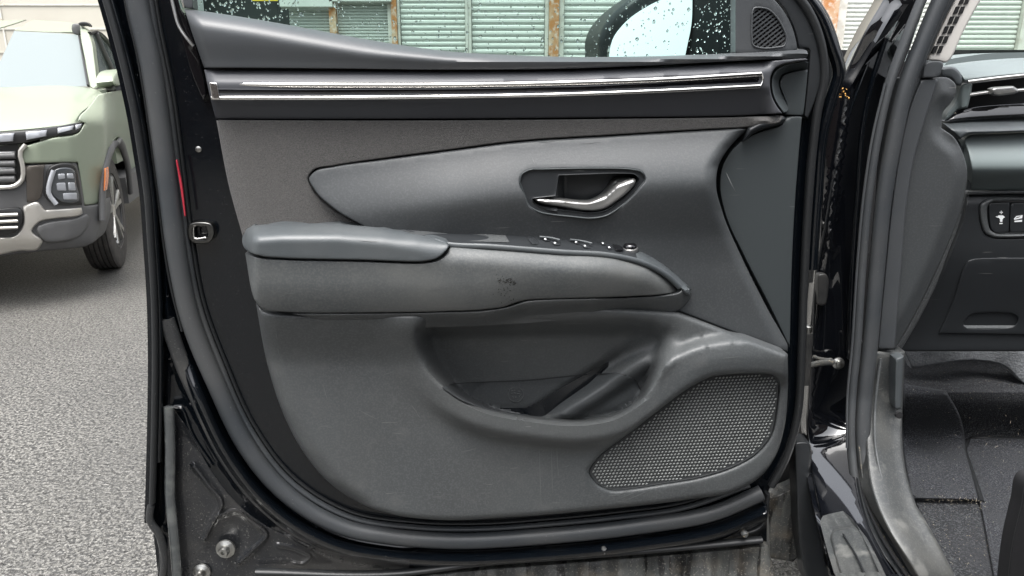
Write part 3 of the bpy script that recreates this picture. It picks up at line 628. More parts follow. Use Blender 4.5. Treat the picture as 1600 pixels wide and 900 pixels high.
# seam line of the pocket liner
LN = [(692, 606, 1), (705, 601), (760, 597), (830, 594), (900, 587), (940, 584), (975, 586), (992, 594), (1000, 608), (994, 625), (960, 646), (920, 654), (850, 651), (760, 640), (715, 622)]
patch('pocket_liner', LN, lambda x, y: h_lo(x, y)+.0028*(1-ss(630, 645, y)), M['plastic_soft'], D, step=4.5, r=1.3, rd=.0025, skirt=.004, feats=[(REC4, (-2.5, 2.5, -5, 5, 8, -8)), (HMP, (0, -3, 3, -6, 6, 10, 14, 20, 28, -10))])
tube('liner_seam', [(x, y, float(h_lo(np.array([float(x)]), np.array([float(y)]))[0])+.0022) for x, y in ((692, 606), (705, 601), (760, 597), (830, 594), (870, 590), (900, 587), (925, 585), (950, 584), (975, 586), (992, 594), (1000, 608))], .0009, .0012, M['rubber_dark'], D, seg=5, n=6)
# moulded round mark inside the pocket
def hl(x, y): return float(h_lo(np.array([float(x)]), np.array([float(y)]))[0])+.0032
ce = (806, 616); R_ = 12
tube('moulded_mark', [(ce[0]+R_*math.cos(a), ce[1]+R_*.98*math.sin(a), hl(ce[0]+R_*math.cos(a), ce[1]+R_*math.sin(a))) for a in np.linspace(0, 2*math.pi, 17)], .0007, .0008, M['plastic'], D, seg=3, n=6)
for g in ([(-7, -5), (-1, -6)], [(-8, -1), (-2, -2), (1, 0)], [(-5, 3), (-3, 6), (1, 4)], [(3, -5), (7, -4)], [(2, -1), (8, 0), (5, 4)]):
    q = [(ce[0]+a, ce[1]+b, hl(ce[0]+a, ce[1]+b)) for a, b in g]
    tube('moulded_mark', q, .0008, .0009, M['plastic'], D, seg=3, n=6)
# speaker grille: a dark backing and a raised woven mesh
SGI = [(p[0]+(1.5 if p[0] < 1000 else -1), p[1]) for p in SG]
def h_sg(x, y): return h_lo(x, y)*0+.030+.004*ss(900, 1200, x)
M['mesh_back'] = mat('mesh_back', (.03, .032, .033), .5)
sg = patch('speaker_grille', SG, lambda x, y: h_sg(x, y)-.003, M['mesh_back'], D, step=12, r=3, rd=-.005, skirt=.01)
SGP = spline(SG, True, 6)
Vv = []; Ff = []; pit = 5.6
i0 = 0
for j in range(0, 42):
    for i in range(0, 66):
        x = 905+i*pit+(j % 2)*pit/2+(j*.35); y = 575+j*pit*.86
        y = y+(x-1060)*-.06
        if not inside(np.array([x]), np.array([y]), SGP)[0] or dist_poly(np.array([x]), np.array([y]), SGP)[0] < 3.2: continue
        a, b = pit*.40, pit*.26
        q = [(x-a, y+b*.5, 0), (x, y-b*1.2, .0006), (x+a, y-b*.5, 0), (x, y+b*1.2, 0), (x, y, .0030)]
        hh = float(h_sg(x, y))
        for u, v, w in q: Vv.append((u, v, hh-.003+w))
        k = i0*5; Ff += [(k, k+4, k+1), (k+1, k+4, k+2), (k+2, k+4, k+3), (k+3, k+4, k)]; i0 += 1
Vv = np.array(Vv); M['mesh'] = mat('grille_mesh', (.32, .33, .32), .38, spec=.8)
link('grille_mesh', DOOR.at(Vv[:, 0], Vv[:, 1], Vv[:, 2]), Ff, M['mesh'], sg, False, 'stuff')
# handle: bezel, cup, lever
patch('handle_bezel', [(p[0], p[1]) for p in HB], lambda x, y: h_sp(x, y)*0+.044-.010*ss(265, 335, y)*0, M['dark'], D, step=4, r=2.6, rd=-.0025, skirt=.02, seg=4,
      holes=[[(873, 274, 1), (900, 273), (992, 273), (999, 279), (993, 290), (966, 316), (944, 330), (926, 333), (900, 331), (842, 322), (834, 316), (832, 310, 1), (868, 306, 1)]])
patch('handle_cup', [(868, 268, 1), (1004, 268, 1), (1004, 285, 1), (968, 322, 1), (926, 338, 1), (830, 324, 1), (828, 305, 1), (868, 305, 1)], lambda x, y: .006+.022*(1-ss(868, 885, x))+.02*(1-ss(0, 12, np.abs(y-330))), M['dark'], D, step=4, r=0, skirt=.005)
def h_lv(x, y):
    ym = ip(x, [834, 880, 920, 945, 965, 995], [312, 315, 318, 310, 292, 281])
    return .046+.006*ss(940, 990, x)-.010*np.clip((ym+2-y)/8, -.3, 1.4)**2
patch('door_handle', [(834, 309), (838, 306.5), (850, 307), (880, 311), (905, 314), (920, 314), (934, 309), (945, 300), (953, 289), (960, 281), (966, 278.5), (985, 278.5), (993, 280), (993, 285), (984, 298), (965, 314), (946, 326), (932, 329.5), (915, 329.5), (880, 324), (845, 317.5), (837, 314)],
      h_lv, M['silver'], D, step=3, r=4.5, rd=.008, skirt=.012, seg=3.5)
tube('handle_rim', [(p[0], p[1], .0465) for p in HB+[HB[0]]], .0011, .0011, M['cap'], D, seg=4, n=8)
# tweeter sail and grille
patch('mirror_sail', [(1149, -60, 1), (1149, 84, 1), (1200, 81), (1246, 78, 1), (1243, 60), (1235, 36), (1222, 14), (1200, -12), (1170, -60, 1)], lambda x, y: -.008+.012*ss(0, 20, 1240-x), M['trim'], D, step=6, r=2, rd=.004, skirt=.02,
      holes=[[(1175, 22), (1178, 13), (1188, 12), (1201, 15), (1213, 26), (1223, 42), (1229, 62), (1226, 71), (1214, 74), (1186, 74.5), (1177, 71), (1175, 60)]])
TW = [(1175, 22), (1178, 13), (1188, 12), (1201, 15), (1213, 26), (1223, 42), (1229, 62), (1226, 71), (1214, 74), (1186, 74.5), (1177, 71), (1175, 60)]
tw = patch('tweeter_grille', TW, lambda x, y: -.003+0*x, M['black_void'], D, step=8, r=0, skirt=.006)
tube('tweeter_rim', [(p[0], p[1], .0045) for p in TW+[TW[0]]], .0013, .0014, M['trim'], tw, seg=4, n=8)
TP = spline(TW, True, 4); Vt = []; Ft = []
def bars(slope, pitch, lo, w):
    for c in np.arange(-260, 260, pitch):
        xs = np.linspace(1172, 1232, 121); ys = 43+slope*(xs-1202)+c; k = inside(xs, ys, TP)
        if k.sum() < 3: continue
        xs, ys = xs[k], ys[k]; a, b = (xs[0], ys[0]), (xs[-1], ys[-1]); nx, ny = slope, -1; l = math.hypot(nx, ny); nx /= l; ny /= l
        q = [(a[0]+nx*w, a[1]+ny*w), (b[0]+nx*w, b[1]+ny*w), (b[0]-nx*w, b[1]-ny*w), (a[0]-nx*w, a[1]-ny*w)]
        m0 = len(Vt)
        for hh in (lo, lo-.002):
            for u, v in q: Vt.append((u, v, hh))
        Ft.extend([tuple(m0+i for i in f) for f in [(0, 1, 2, 3), (0, 4, 5, 1), (2, 6, 7, 3)]])
bars(-.78, 7.2, .0035, 1.35); bars(1.1, 10.5, .0018, .8)
Vt = np.array(Vt); link('grille_bars', DOOR.at(Vt[:, 0], Vt[:, 1], Vt[:, 2]), Ft, M['rubber'], tw, False, 'stuff')
# window frame at the hinge side
patch('window_frame', [(1172, -60, 1), (1200, -14), (1224, 12), (1237, 36), (1245, 60), (1248, 76, 1), (1263, 76), (1264, 100), (1262, 125), (1256, 182, 1), (1262, 186, 1), (1276, 150), (1284, 120), (1283, 85), (1272, 45), (1255, 10), (1232, -25), (1214, -60, 1)], lambda x, y: -.012+0*x, M['dark'], D, step=7, r=3, rd=.006, skirt=.03)
tube('frame_seal', [(1212, -60, -.012), (1240, -14, -.012), (1262, 16, -.012), (1278, 52, -.012), (1287, 95, -.012), (1287, 130, -.012), (1278, 170, -.014), (1270, 230, -.016), (1262, 330, -.016), (1256, 450, -.016), (1252, 560, -.016), (1246, 650, -.016), (1228, 716, -.016), (1205, 760, -.014)], .0065, .007, M['rubber_dark'], D)
tube('frame_seal', [(1226, -60, -.026), (1254, -12, -.026), (1280, 25, -.026), (1298, 70, -.026), (1310, 112, -.028), (1300, 150, -.03), (1286, 200, -.03), (1276, 300, -.03), (1268, 420, -.03)], .009, .010, M['paint'], D)
patch('mirror_foot', [(1240, -60, 1), (1272, -12), (1296, 25), (1312, 70), (1321, 118), (1312, 136), (1296, 146), (1284, 150, 1), (1292, 110), (1288, 60), (1262, 5), (1228, -60, 1)], lambda x, y: -.05+0*x, M['dark'], D, step=8, r=5, rd=.01, skirt=.06)
# B-post frame strip at the top left of the window
patch('frame_cover', [(262, -60, 1), (283, 14, 1), (287, 20), (316, 108), (322, 150), (318, 160, 1), (300, 118), (286, 70), (272, 20), (252, -60, 1)], lambda x, y: -.016+0*x, M['gloss_black'], D, step=7, r=3, rd=.005, skirt=.01)
tube('frame_bead', [(262, -40, -.008), (272, 15, -.008), (280, 42, -.008), (292, 60, -.008), (302, 72, -.010)], .0022, .003, M['silver'], D)
patch('window_channel', [(276, -60, 1), (288, 12, 1), (302, 14, 1), (296, -60, 1)], lambda x, y: -.006+0*x, M['trim'], D, step=8, r=2, rd=.003, skirt=.02)
# latch, bolt, reflector, screw
lt = patch('door_latch', [(294, 352), (330, 350), (334, 356), (333, 372), (328, 378), (300, 379), (295, 374)], lambda x, y: -.014+0*x, M['latch'], D, step=3, r=3, rd=.004, skirt=.016,
      holes=[[(302, 356), (322, 354, 1), (324, 370), (303, 372)]])
tube('latch_claw', [(303, 355, -.012), (304, 372, -.012), (322, 371, -.012)], .0016, .002, M['chrome'], lt, seg=4, n=8)
patch('red_reflector', [(274.5, 250, 1), (276.5, 249, 1), (284.5, 290), (290, 338, 1), (288, 338, 1), (281.5, 292)], lambda x, y: .000+0*x, M['red'], D, step=4, r=.5, rd=.001, skirt=.003, seg=4)
for px, py, s in ((311, 233, .0045), (353, 857, 0), (316, 893, 0)):
    p = DOOR.at(np.array(float(px)), np.array(float(py)), -.030 if s else -.022)
    if s: lathe('panel_screw', p, DOOR.n, [(s, 0), (s, .003), (s*.5, .004)], M['steel'], D, 12)
    else:
        k = 1.0 if px == 353 else .9
        b = lathe('hinge_bolt', p, Vector(DOOR.n)+Vector((-.05, 0, .1)), [(.017*k, 0), (.0165*k, .003), (.0095*k, .006), (.0090*k, .013), (.0075*k, .016), (.0035*k, .016), (.003*k, .010)], M['steel'], D, 20)
# door mirror (outside, seen through the glass)
MR = DOOR.shift(-.24)
MH = [(925, 120, 1), (934, 84), (934, 62), (941, 42), (958, 20), (982, 0), (1010, -18), (1060, -34), (1120, -40), (1150, -38, 1), (1152, 120, 1)]
patch('mirror_housing', MH, lambda x, y: 0*x-.02*ss(60, 0, x-925), M['dark'], D, step=9, r=10, rd=.02, skirt=.14, fr=MR)
mo_o = MR.at(np.array([953., 958, 975, 1008, 1045, 1080, 1084, 1079, 1068]), np.array([100., 62, 38, 12, -4, -10, 10, 60, 100]), .004)
patch('mirror_glass', [(951, 110, 1), (953, 78), (957, 62), (974, 38), (1008, 12), (1045, -5), (1082, -14, 1), (1080, 40), (1073, 75), (1066, 110, 1)], lambda x, y: .030+(y-50)*.00042+(x-1010)*.00002, M['mirror'], D, step=12, r=0, skirt=.02, fr=MR)
patch('mirror_arm', [(1082, -14, 1), (1150, -30, 1), (1152, 120, 1), (1066, 120, 1), (1076, 70)], lambda x, y: .010+.012*ss(1080, 1120, x), M['dark'], D, step=8, r=6, rd=.012, skirt=.02, fr=MR)
# door glass with rain on it
GL = DOOR.shift(-.045)
gq = [(286, -60), (1152, -60), (1152, 125), (290, 125)]
patch('door_glass', [(p[0], p[1], 1) for p in gq], lambda x, y: 0*x, M['glass'], D, step=200, r=0, skirt=0, fr=GL, smooth=False)
Vd = []; Fd = []; nd = 0
def drop(px, py, rad, fr=GL, hoff=-.0002, sgn=-1, sy=1.25):
    global nd
    c = fr.at(np.array(px), np.array(py), hoff); nrm = fr.n*sgn; u = np.array([fr.n[1], -fr.n[0], 0]); u = u/np.linalg.norm(u) if np.linalg.norm(u) > 0 else np.array([1., 0, 0]); w = np.array([0, 0, 1.])
    m0 = len(Vd); K = 8; jit = 1+rng.uniform(-.25, .25, K)
    for rr, hh in ((1, 0), (.82, .30), (.45, .5)):
        for i in range(K):
            t = 2*math.pi*i/K; Vd.append(c+(u*math.cos(t)+w*math.sin(t)*sy)*rad*rr*jit[i]+nrm*rad*hh)
    Vd.append(c+nrm*rad*.56)
    for l in (0, K):
        for i in range(K): Fd.append((m0+l+i, m0+l+(i+1) % K, m0+l+K+(i+1) % K, m0+l+K+i))
    for i in range(K): Fd.append((m0+2*K+i, m0+2*K+(i+1) % K, m0+3*K))
    Fd.append(tuple(m0+i for i in range(K))[::-1])
for _ in range(900):
    px = rng.uniform(300, 1145); py = rng.uniform(-20, 92)
    if py > ip(px, *ut_top)+2: continue
    drop(px, py, float(np.clip(rng.lognormal(-7.0, .45), .0005, .0026)))
for _ in range(60):
    drop(rng.uniform(1085, 1148), rng.uniform(0, 88), float(np.clip(rng.lognormal(-6.85, .4), .0006, .0024)))
for _ in range(70):
    px = rng.uniform(300, 470); py = rng.uniform(0, 36)
    if py < ip(px, *ut_top): drop(px, py, float(np.clip(rng.lognormal(-6.55, .35), .0010, .0028)))
link('raindrops', Vd, Fd, M['water'], D, True, 'stuff')
Vd = []; Fd = []
for _ in range(260):
    y = rng.choice([rng.uniform(185, 235), rng.uniform(20, 700), rng.uniform(620, 900)]); x = float(ip(y, [p[1] for p in OUT], [p[0] for p in OUT]))+rng.uniform(4, 30)
    if y > 620: x = rng.uniform(240, 620); 
    if y > 620 and (x > 262 and y < 760+.25*(x-262)): continue
    hh = float(h_shell(np.array([x]), np.array([y]))[0])+(.006 if y < 620 else .0015)
    drop(x, y, float(np.clip(rng.lognormal(-7.0, .35), .0005, .0018)), DOOR, hh, 1, 1.0)
link('water_beads', Vd, Fd, M['water'], D, True, 'stuff')
# dark scuff marks on the armrest front
Vs = []; Fs = []
for _ in range(70):
    k = rng.uniform(0, 1)**.8; cx = 784+rng.normal(0, 8)+k*5; cy = 426+k*42+rng.normal(0, 5); a = rng.uniform(0, 3.1); l = rng.uniform(.5, 2.4); w = rng.uniform(.25, .7)
    if rng.uniform() < .35: a = -.3; l *= 1.7; cx += 6; cy = 440+rng.normal(0, 2.5)
    m0 = len(Vs)
    for u, v in ((-l, 0), (0, -w), (l, 0), (0, w)):
        X = cx+u*math.cos(a)-v*math.sin(a); Y = cy+u*math.sin(a)+v*math.cos(a); Vs.append((X, Y, float(h_arm(X, Y))+.0005))
    Fs.append((m0, m0+3, m0+2, m0+1))
Vs = np.array(Vs); link('scuff_marks', DOOR.at(Vs[:, 0], Vs[:, 1], Vs[:, 2]), Fs, mat('scuff', (.015, .014, .012), .8), D, False, 'stuff')

SCR = [((643, 632), (650, 642)), ((648, 638), (653, 647)), ((652, 646), (657, 653)), ((843, 695), (846, 790)), ((862, 700), (864, 770)), ((870, 690), (873, 745)), ((434, 540), (437, 556)), ((431, 575), (436, 590)), ((437, 602), (441, 622)), ((432, 520), (434, 531)),
       ((668, 453), (695, 449)), ((695, 449), (700, 446)), ((722, 475), (740, 467)), ((436, 464), (447, 459)), ((447, 459), (462, 457)), ((880, 730), (890, 726)), ((960, 775), (992, 762)), ((965, 780), (1000, 765)), ((978, 781), (1010, 768)), ((895, 452), (915, 442)), ((1002, 461), (1010, 456)), ((560, 375), (590, 377)), ((832, 246), (836, 256)),
       ((720, 706), (745, 700)), ((560, 640), (590, 655)), ((600, 585), (615, 580)), ((505, 600), (512, 625)), ((1135, 270), (1150, 300)), ((905, 224), (940, 221)), ((840, 222), (870, 219)), ((1125, 560), (1160, 556))]
Vs = []; Fs = []
for (x0, y0), (x1, y1) in SCR:
    l = math.hypot(x1-x0, y1-y0); n_ = max(2, int(l/3)); nx, ny = -(y1-y0)/l, (x1-x0)/l; m0 = len(Vs)
    for i in range(n_+1):
        t = i/n_; w = .55*math.sin(math.pi*(.08+.84*t)); X = x0+(x1-x0)*t+nx*.7*math.sin(3*t); Y = y0+(y1-y0)*t+ny*.7*math.sin(3*t)
        hf_ = h_arm if (405 < Y < 484 and 400 < X < 1040) else h_pad if (X < 700 and 355 < Y < 400) else h_sp if (Y < 300) else h_lo
        for sg_ in (-1, 1):
            xx, yy = X+nx*w*sg_, Y+ny*w*sg_; Vs.append((xx, yy, float(hf_(np.array([xx]), np.array([yy]))[0])+.0007))
    for i in range(n_): Fs.append((m0+2*i, m0+2*i+1, m0+2*i+3, m0+2*i+2))
Vs = np.array(Vs); link('scratches', DOOR.at(Vs[:, 0], Vs[:, 1], Vs[:, 2]), Fs, mat('scratch_mark', (.095, .10, .10), .6), D, False, 'stuff')

# ---------------------------------------------------------------- lower door cladding seen under the door
patch('rocker_cladding', [(560, 960, 1), (640, 900, 1), (760, 889), (900, 878), (1050, 866), (1200, 853, 1), (1212, 905), (1225, 960, 1)], lambda x, y: .03*ss(850, 960, y)+.003*np.sin(x*.11+y*.02), M['dirtyplate'], D, step=8, r=3, rd=.004, skirt=.02, fr=DOOR.shift(-.035))
# ---------------------------------------------------------------- hinge pillar of the body
PF = YF(1.27)
def h_pil(x, y):
    h = .0+.0015*(np.clip(y-675, 0, 30)**2/60+np.clip(y-705, 0, 400))+.02*ss(120, 30, y)
    xc = ip(y, [0, 133, 300, 545, 700, 822, 900], [1400, 1318, 1292, 1268, 1270, 1300, 1330])
    h = h-.03*((x-xc)/50)**2*ss(600, 100, y)
    return h+.012*np.exp(-((x-xc-12)/7)**2)*ss(480, 350, y)+.0006*(x-1262)*ss(640, 700, y)
pil = patch('body_pillar', [(1400, -60, 1), (1378, 0), (1352, 45), (1322, 108), (1302, 150), (1290, 200), (1283, 280), (1278, 400), (1268, 520), (1262, 600), (1260, 680), (1268, 740), (1280, 800), (1296, 860), (1312, 920, 1), (1420, 920, 1), (1385, 870), (1352, 800), (1338, 720), (1340, 600), (1345, 500), (1352, 400), (1364, 300), (1383, 180), (1420, 80), (1470, -60, 1)],
      h_pil, M['pillar_paint'], car, step=7, r=5, rd=.010, skirt=.03, fr=PF)
pil['label'] = 'glossy black front door pillar of the body'
def pt(x, y, h=0): return (x, y, h)
tube('pillar_crease', [(1395, 20, .012), (1362, 85, .0), (1340, 140, .004), (1318, 205, .004), (1302, 280, .004), (1290, 350, .004), (1276, 430, .003), (1270, 540, .003)], .0022, .004, M['paint'], pil, fr=PF)
tube('pillar_crease', [(1384, 60, .012), (1362, 130, .008), (1348, 200, .006), (1340, 300, .006), (1330, 450, .006), (1326, 560, .006)], .004, .006, M['paint'], pil, fr=PF)
# grimy hinge column between the door and the pillar
patch('hinge_column', [(1290, 150, 1), (1312, 135), (1318, 150), (1300, 205), (1290, 280), (1282, 380), (1270, 520), (1262, 600), (1262, 690), (1275, 790), (1300, 920, 1), (1268, 920), (1250, 800), (1236, 700), (1240, 600), (1246, 450), (1258, 300), (1270, 200)], lambda x, y: -.11+0*x, M['bodydirt'], car, step=9, r=6, rd=.01, skirt=.05, fr=PF)
for a, b in (((1268, 372), (1262, 440)), ((1262, 520), (1258, 600))):
    p = PF.at(np.array([a[0], b[0]]), np.array([a[1], b[1]]), .03)
    tube3('door_hinge', [p[0], p[0]*.66+p[1]*.34, p[0]*.33+p[1]*.67, p[1]], .0085, M['bodydirt'], car, 12, (0, -1, 0))
    lathe('hinge_pin', p[0], (0, 0, 1), [(.006, 0), (.007, .004), (.007, .012), (.004, .014)], M['steel'], car, 12)
patch('hinge_plate', [(1280, 428), (1290, 428), (1294, 434), (1292, 470), (1290, 476), (1279, 476), (1278, 466)], lambda x, y: .022+0*x, M['bodydirt'], car, step=4, r=3, rd=.006, skirt=.01, fr=PF)
tube('check_strap', [(1240, 578, .03), (1262, 572, .03), (1284, 567, .02), (1306, 566, .02)], .006, .0035, M['grimy_edge'], car, fr=PF)
p = PF.at(np.array(1309.), np.array(567.), .018); lathe('strap_bolt', p, (0, -1, .1), [(.011, 0), (.011, .004), (.007, .006), (.007, .012), (.004, .013)], M['steel'], car, 14)
tube('check_strap', [(1270, 557, .016), (1288, 562, .018), (1300, 562, .018)], .0035, .003, M['grimy_edge'], car, fr=PF)
# fallen leaves and wet debris at the hinge top
Vl = []; Fl = []
for k in range(40):
    cx, cy = (1313+rng.normal(0, 6), 146+rng.normal(0, 5)) if k < 14 else (1314+rng.normal(0, 8), 165+rng.normal(0, 8)); a = rng.uniform(0, 6.3); m0 = len(Vl); s = rng.uniform(1.2, 3.2)
    for u, v, w in ((-1, 0, 0), (0, -.45, .9), (1, 0, 0), (0, .45, 1.2)): Vl.append((cx+s*(u*math.cos(a)-v*math.sin(a)), cy+s*(u*math.sin(a)+v*math.cos(a)), .024+w*.003))
    Fl.append((m0, m0+1, m0+2, m0+3))
Vl = np.array(Vl); P3 = PF.at(Vl[:, 0], Vl[:, 1], Vl[:, 2])
o = link('leaf_litter', P3[:56], [f for f in Fl[:14]], M['leaf'], None, False); tag(o, 'small scatter of yellow brown dry leaf bits caught at the top of the door hinge', 'leaves', kind='stuff')
# splash panel and gap below the hinges
patch('wheel_arch_liner', [(1200, 780, 1), (1245, 760, 1), (1248, 868, 1), (1240, 878, 1), (1203, 872, 1)], lambda x, y: .0+0*x, M['dirtyplate'], car, step=9, r=3, rd=.004, skirt=.03, fr=YF(1.24))
patch('splash_panel', [(1196, 690, 1), (1250, 650, 1), (1262, 770, 1), (1200, 790, 1)], lambda x, y: 0*x, M['bodydirt'], car, step=9, r=3, rd=.004, skirt=.03, fr=YF(1.28))
patch('wheel_arch_liner', [(1240, 690, 1), (1262, 690), (1266, 760), (1280, 830), (1300, 920, 1), (1262, 920, 1), (1248, 850), (1243, 760)], lambda x, y: .0+0*x, M['dark'], car, step=7, r=4, rd=.01, skirt=.03, fr=YF(1.2))
# ---------------------------------------------------------------- body seals round the opening
BS = [(1470, -60), (1440, 0), (1413, 67), (1390, 130), (1370, 215), (1357, 300), (1346, 420), (1338, 545), (1331, 620), (1330, 700), (1340, 770), (1366, 835), (1400, 890), (1425, 925)]
hy = [0, 0, 0, 0, 0, 0, 0, .005, .01, .03, .06, .10, .14, .17]
SFb = YF(1.20)
tube('body_seal', [(x, y, h) for (x, y), h in zip(BS, hy)], .0068, .010, M['rubber'], car, fr=SFb, n=14)
BSI = [(1500, -60), (1466, 8), (1440, 70), (1416, 133), (1397, 215), (1382, 300), (1370, 420), (1359, 545), (1351, 620), (1349, 700), (1360, 765), (1388, 828), (1424, 885), (1450, 925)]
tube('body_seal', [(x, y, h-.004) for (x, y), h in zip(BSI, hy)], .0125, .012, M['rubber'], car, fr=SFb, n=16)
tube('seal_edge', [(x-7, y, h+.004) for (x, y), h in zip(BS[3:10], hy[3:10])], .0016, .003, M['trim'], car, fr=SFb)
tube('seal_edge', [(x+12, y-3, h+.008) for (x, y), h in zip(BS[9:], hy[9:])], .0012, .002, M['grimy_edge'], car, fr=SFb)
# A-pillar inner trim with band
patch('pillar_trim', [(1500, -60, 1), (1512, -60, 1), (1496, -8), (1478, 25), (1462, 60), (1449, 90, 1), (1440, 122, 1), (1428, 150), (1412, 215), (1398, 300, 1), (1394, 300, 1), (1408, 215), (1424, 140), (1446, 72), (1476, 4)], lambda x, y: -.02+0*x, M['trim'], car, step=7, r=2, rd=.004, skirt=.03, fr=SFb)
patch('pillar_trim', [(1448, 98), (1472, 96.5), (1474, 99), (1467, 121, 1), (1441, 122, 1)], lambda x, y: -.012+0*x, M['trim'], car, step=5, r=2, rd=.003, skirt=.02, fr=SFb)
patch('pillar_trim', [(1440, 124, 1), (1466, 124, 1), (1446, 185), (1430, 240), (1419, 300), (1408, 420), (1398, 545, 1), (1372, 545, 1), (1384, 420), (1397, 300), (1410, 220), (1425, 160)], lambda x, y: -.016+0*x, M['trim'], car, step=6, r=2, rd=.003, skirt=.02, fr=SFb)
# dashboard: end panel, upper pad, vent, lower pads
dash = patch('dashboard', [(1418, 122, 1), (1484, 123), (1493, 132), (1493, 146), (1486, 160), (1473, 176), (1471, 200, 1), (1490, 214), (1503, 236), (1511, 265), (1508, 300), (1496, 345), (1478, 390), (1448, 455), (1425, 500), (1398, 547, 1), (1386, 547, 1), (1394, 420), (1404, 300), (1412, 180)],
      lambda x, y: -.03-.012*ss(22, 0, dist_poly(x, y, spline([(1484, 123), (1493, 146), (1473, 176), (1471, 200), (1503, 236), (1511, 265), (1508, 300), (1478, 390), (1425, 500), (1398, 547)], False, 8), False))*1.0, M['plastic_soft'], car, step=6, r=3, rd=.005, skirt=.08, fr=SFb)
dash['label'] = 'grey plastic dashboard end panel beside the open door'
DF = YF(1.36)
tube('dash_edge', [(1490, 214, .05), (1504, 238, .05), (1515, 262, .045), (1513, 296, .04)], .004, .004, M['pad'], dash, fr=DF)
tube('dash_edge', [(1513, 303, .03), (1500, 345, .03), (1482, 392, .03), (1452, 458, .03), (1429, 503, .03), (1404, 545, .03)], .005, .004, M['plastic'], dash, fr=DF)
patch('dash_top', [(1474, 106, 1), (1484, 103), (1520, 97), (1560, 93), (1640, 89, 1), (1640, 112, 1), (1560, 119), (1513, 126), (1506, 128, 1), (1502, 118), (1494, 108)], lambda x, y: .02+.05*ss(90, 125, y), M['lit_dash'], dash, step=6, r=3, rd=.005, skirt=.02, fr=DF)
patch('dash_top', [(1469, 106, 1), (1490, 105), (1500, 113), (1504, 128), (1500, 134), (1492, 132, 1), (1487, 124), (1470, 121, 1)], lambda x, y: .07+0*x, M['pad'], dash, step=4, r=4, rd=.008, skirt=.03, fr=DF)
tube('dash_chrome', [(1512, 128, .075), (1560, 122, .075), (1640, 114, .075)], .0028, .0025, M['chrome'], dash, fr=DF)
patch('vent_cavity', [(1496, 132, 1), (1512, 131, 1), (1640, 117, 1), (1640, 186, 1), (1478, 188, 1), (1490, 160)], lambda x, y: .0+0*x, M['black_void'], dash, step=10, r=0, skirt=.02, fr=DF)
patch('vent_end', [(1501, 134), (1508, 130.5), (1519, 130.5, 1), (1518, 142), (1512, 168, 1), (1497, 172), (1484, 184), (1475, 190, 1), (1478, 180), (1492, 160)], lambda x, y: .05+.01*ss(1495, 1505, x), M['lit_dash'], dash, step=4, r=3, rd=.006, skirt=.03, fr=DF)
tube('vent_vane', [(1510, 149, .055), (1545, 144, .055), (1580, 142, .055), (1640, 137, .055)], .0030, .004, M['chrome'], dash, fr=DF)
patch('vent_tab', [(1549, 139, 1), (1556, 136.5, 1), (1583, 134.5, 1), (1590, 139, 1), (1591, 144, 1), (1584, 147, 1), (1560, 150, 1), (1553, 148, 1)], lambda x, y: .068+.006*ss(150, 136, y)*0, M['silver'], dash, step=3, r=3, rd=.006, skirt=.012, fr=DF)
patch('dash_gloss_strip', [(1497, 175, 1), (1520, 168), (1640, 159, 1), (1640, 178, 1), (1510, 185), (1480, 189, 1)], lambda x, y: .045+.0006*(y-165), M['gloss_black'], dash, step=6, r=2, rd=.004, skirt=.02, fr=DF)
patch('dash_roll', [(1473, 192, 1), (1500, 189), (1560, 184), (1640, 180, 1), (1640, 204, 1), (1540, 209), (1508, 212), (1500, 218, 1), (1488, 206)], lambda x, y: .03+.05*ss(180, 206, y), M['pad'], dash, step=5, r=4, rd=.006, skirt=.02, fr=DF)
patch('dash_pad', [(1507, 216), (1514, 211.5), (1560, 209), (1640, 206, 1), (1640, 298, 1), (1516, 298, 1), (1518, 270), (1513, 240)], lambda x, y: .055+.028*ss(205, 262, y)-.045*ss(262, 300, y), M['lit_dash'], dash, step=5, r=3, rd=.005, skirt=.02, fr=DF)
KF = DF.shift(.02)
patch('knee_panel', [(1513, 301, 1), (1640, 301, 1), (1640, 549, 1), (1405, 549, 1), (1432, 503), (1455, 458), (1485, 392), (1503, 345)], lambda x, y: .012+.012*ss(300, 320, y)-.03*ss(380, 540, y), M['dark'], dash, step=7, r=3, rd=.005, skirt=.03, fr=KF,
      holes=[[(1533, 318), (1546, 311), (1640, 309, 1), (1640, 371, 1), (1551, 371), (1540, 366)]])
tube('knee_ridge', [(1513, 302, .02), (1560, 300.5, .022), (1640, 300, .022)], .003, .003, M['plastic'], dash, fr=KF)
patch('switch_surround', [(1533, 318), (1546, 311), (1640, 309, 1), (1640, 371, 1), (1551, 371), (1540, 366)], lambda x, y: .028+0*x, M['plastic'], dash, step=3, r=5, rd=.006, skirt=.01, fr=KF, seg=3,
      holes=[[(1544, 321), (1550, 316.5), (1640, 314.5, 1), (1640, 364, 1), (1556, 364.5), (1548, 360)]])
for a, b, s in ((1545, 1577.6, 0), (1579, 1617, 1), (1619, 1640, 1)):
    out = [(a+1, 319), (a+4, 317.5), (b, 316.5, 1), (b-1.5, 363, 1), (a+9 if not s else a-1, 363, 1 if s else 0), (a+4 if not s else a-1, 358)]
    patch('dash_switch', out, lambda x, y: .024+0*x, M['dark'], dash, step=6, r=1.5, rd=.002, skirt=.008, fr=KF, seg=4)
def flat(name, polys, fr, h, m, parent):
    Vq = []; Fq = []
    for q in polys:
        m0 = len(Vq); Vq += [(a, b, h) for a, b in q]; Fq.append(tuple(range(m0, m0+len(q))))
    Vq = np.array(Vq, float); return link(name, fr.at(Vq[:, 0], Vq[:, 1], Vq[:, 2]), Fq, m, parent, False)
def rect(x0, y0, x1, y1): return [(x0, y0), (x0, y1), (x1, y1), (x1, y0)]
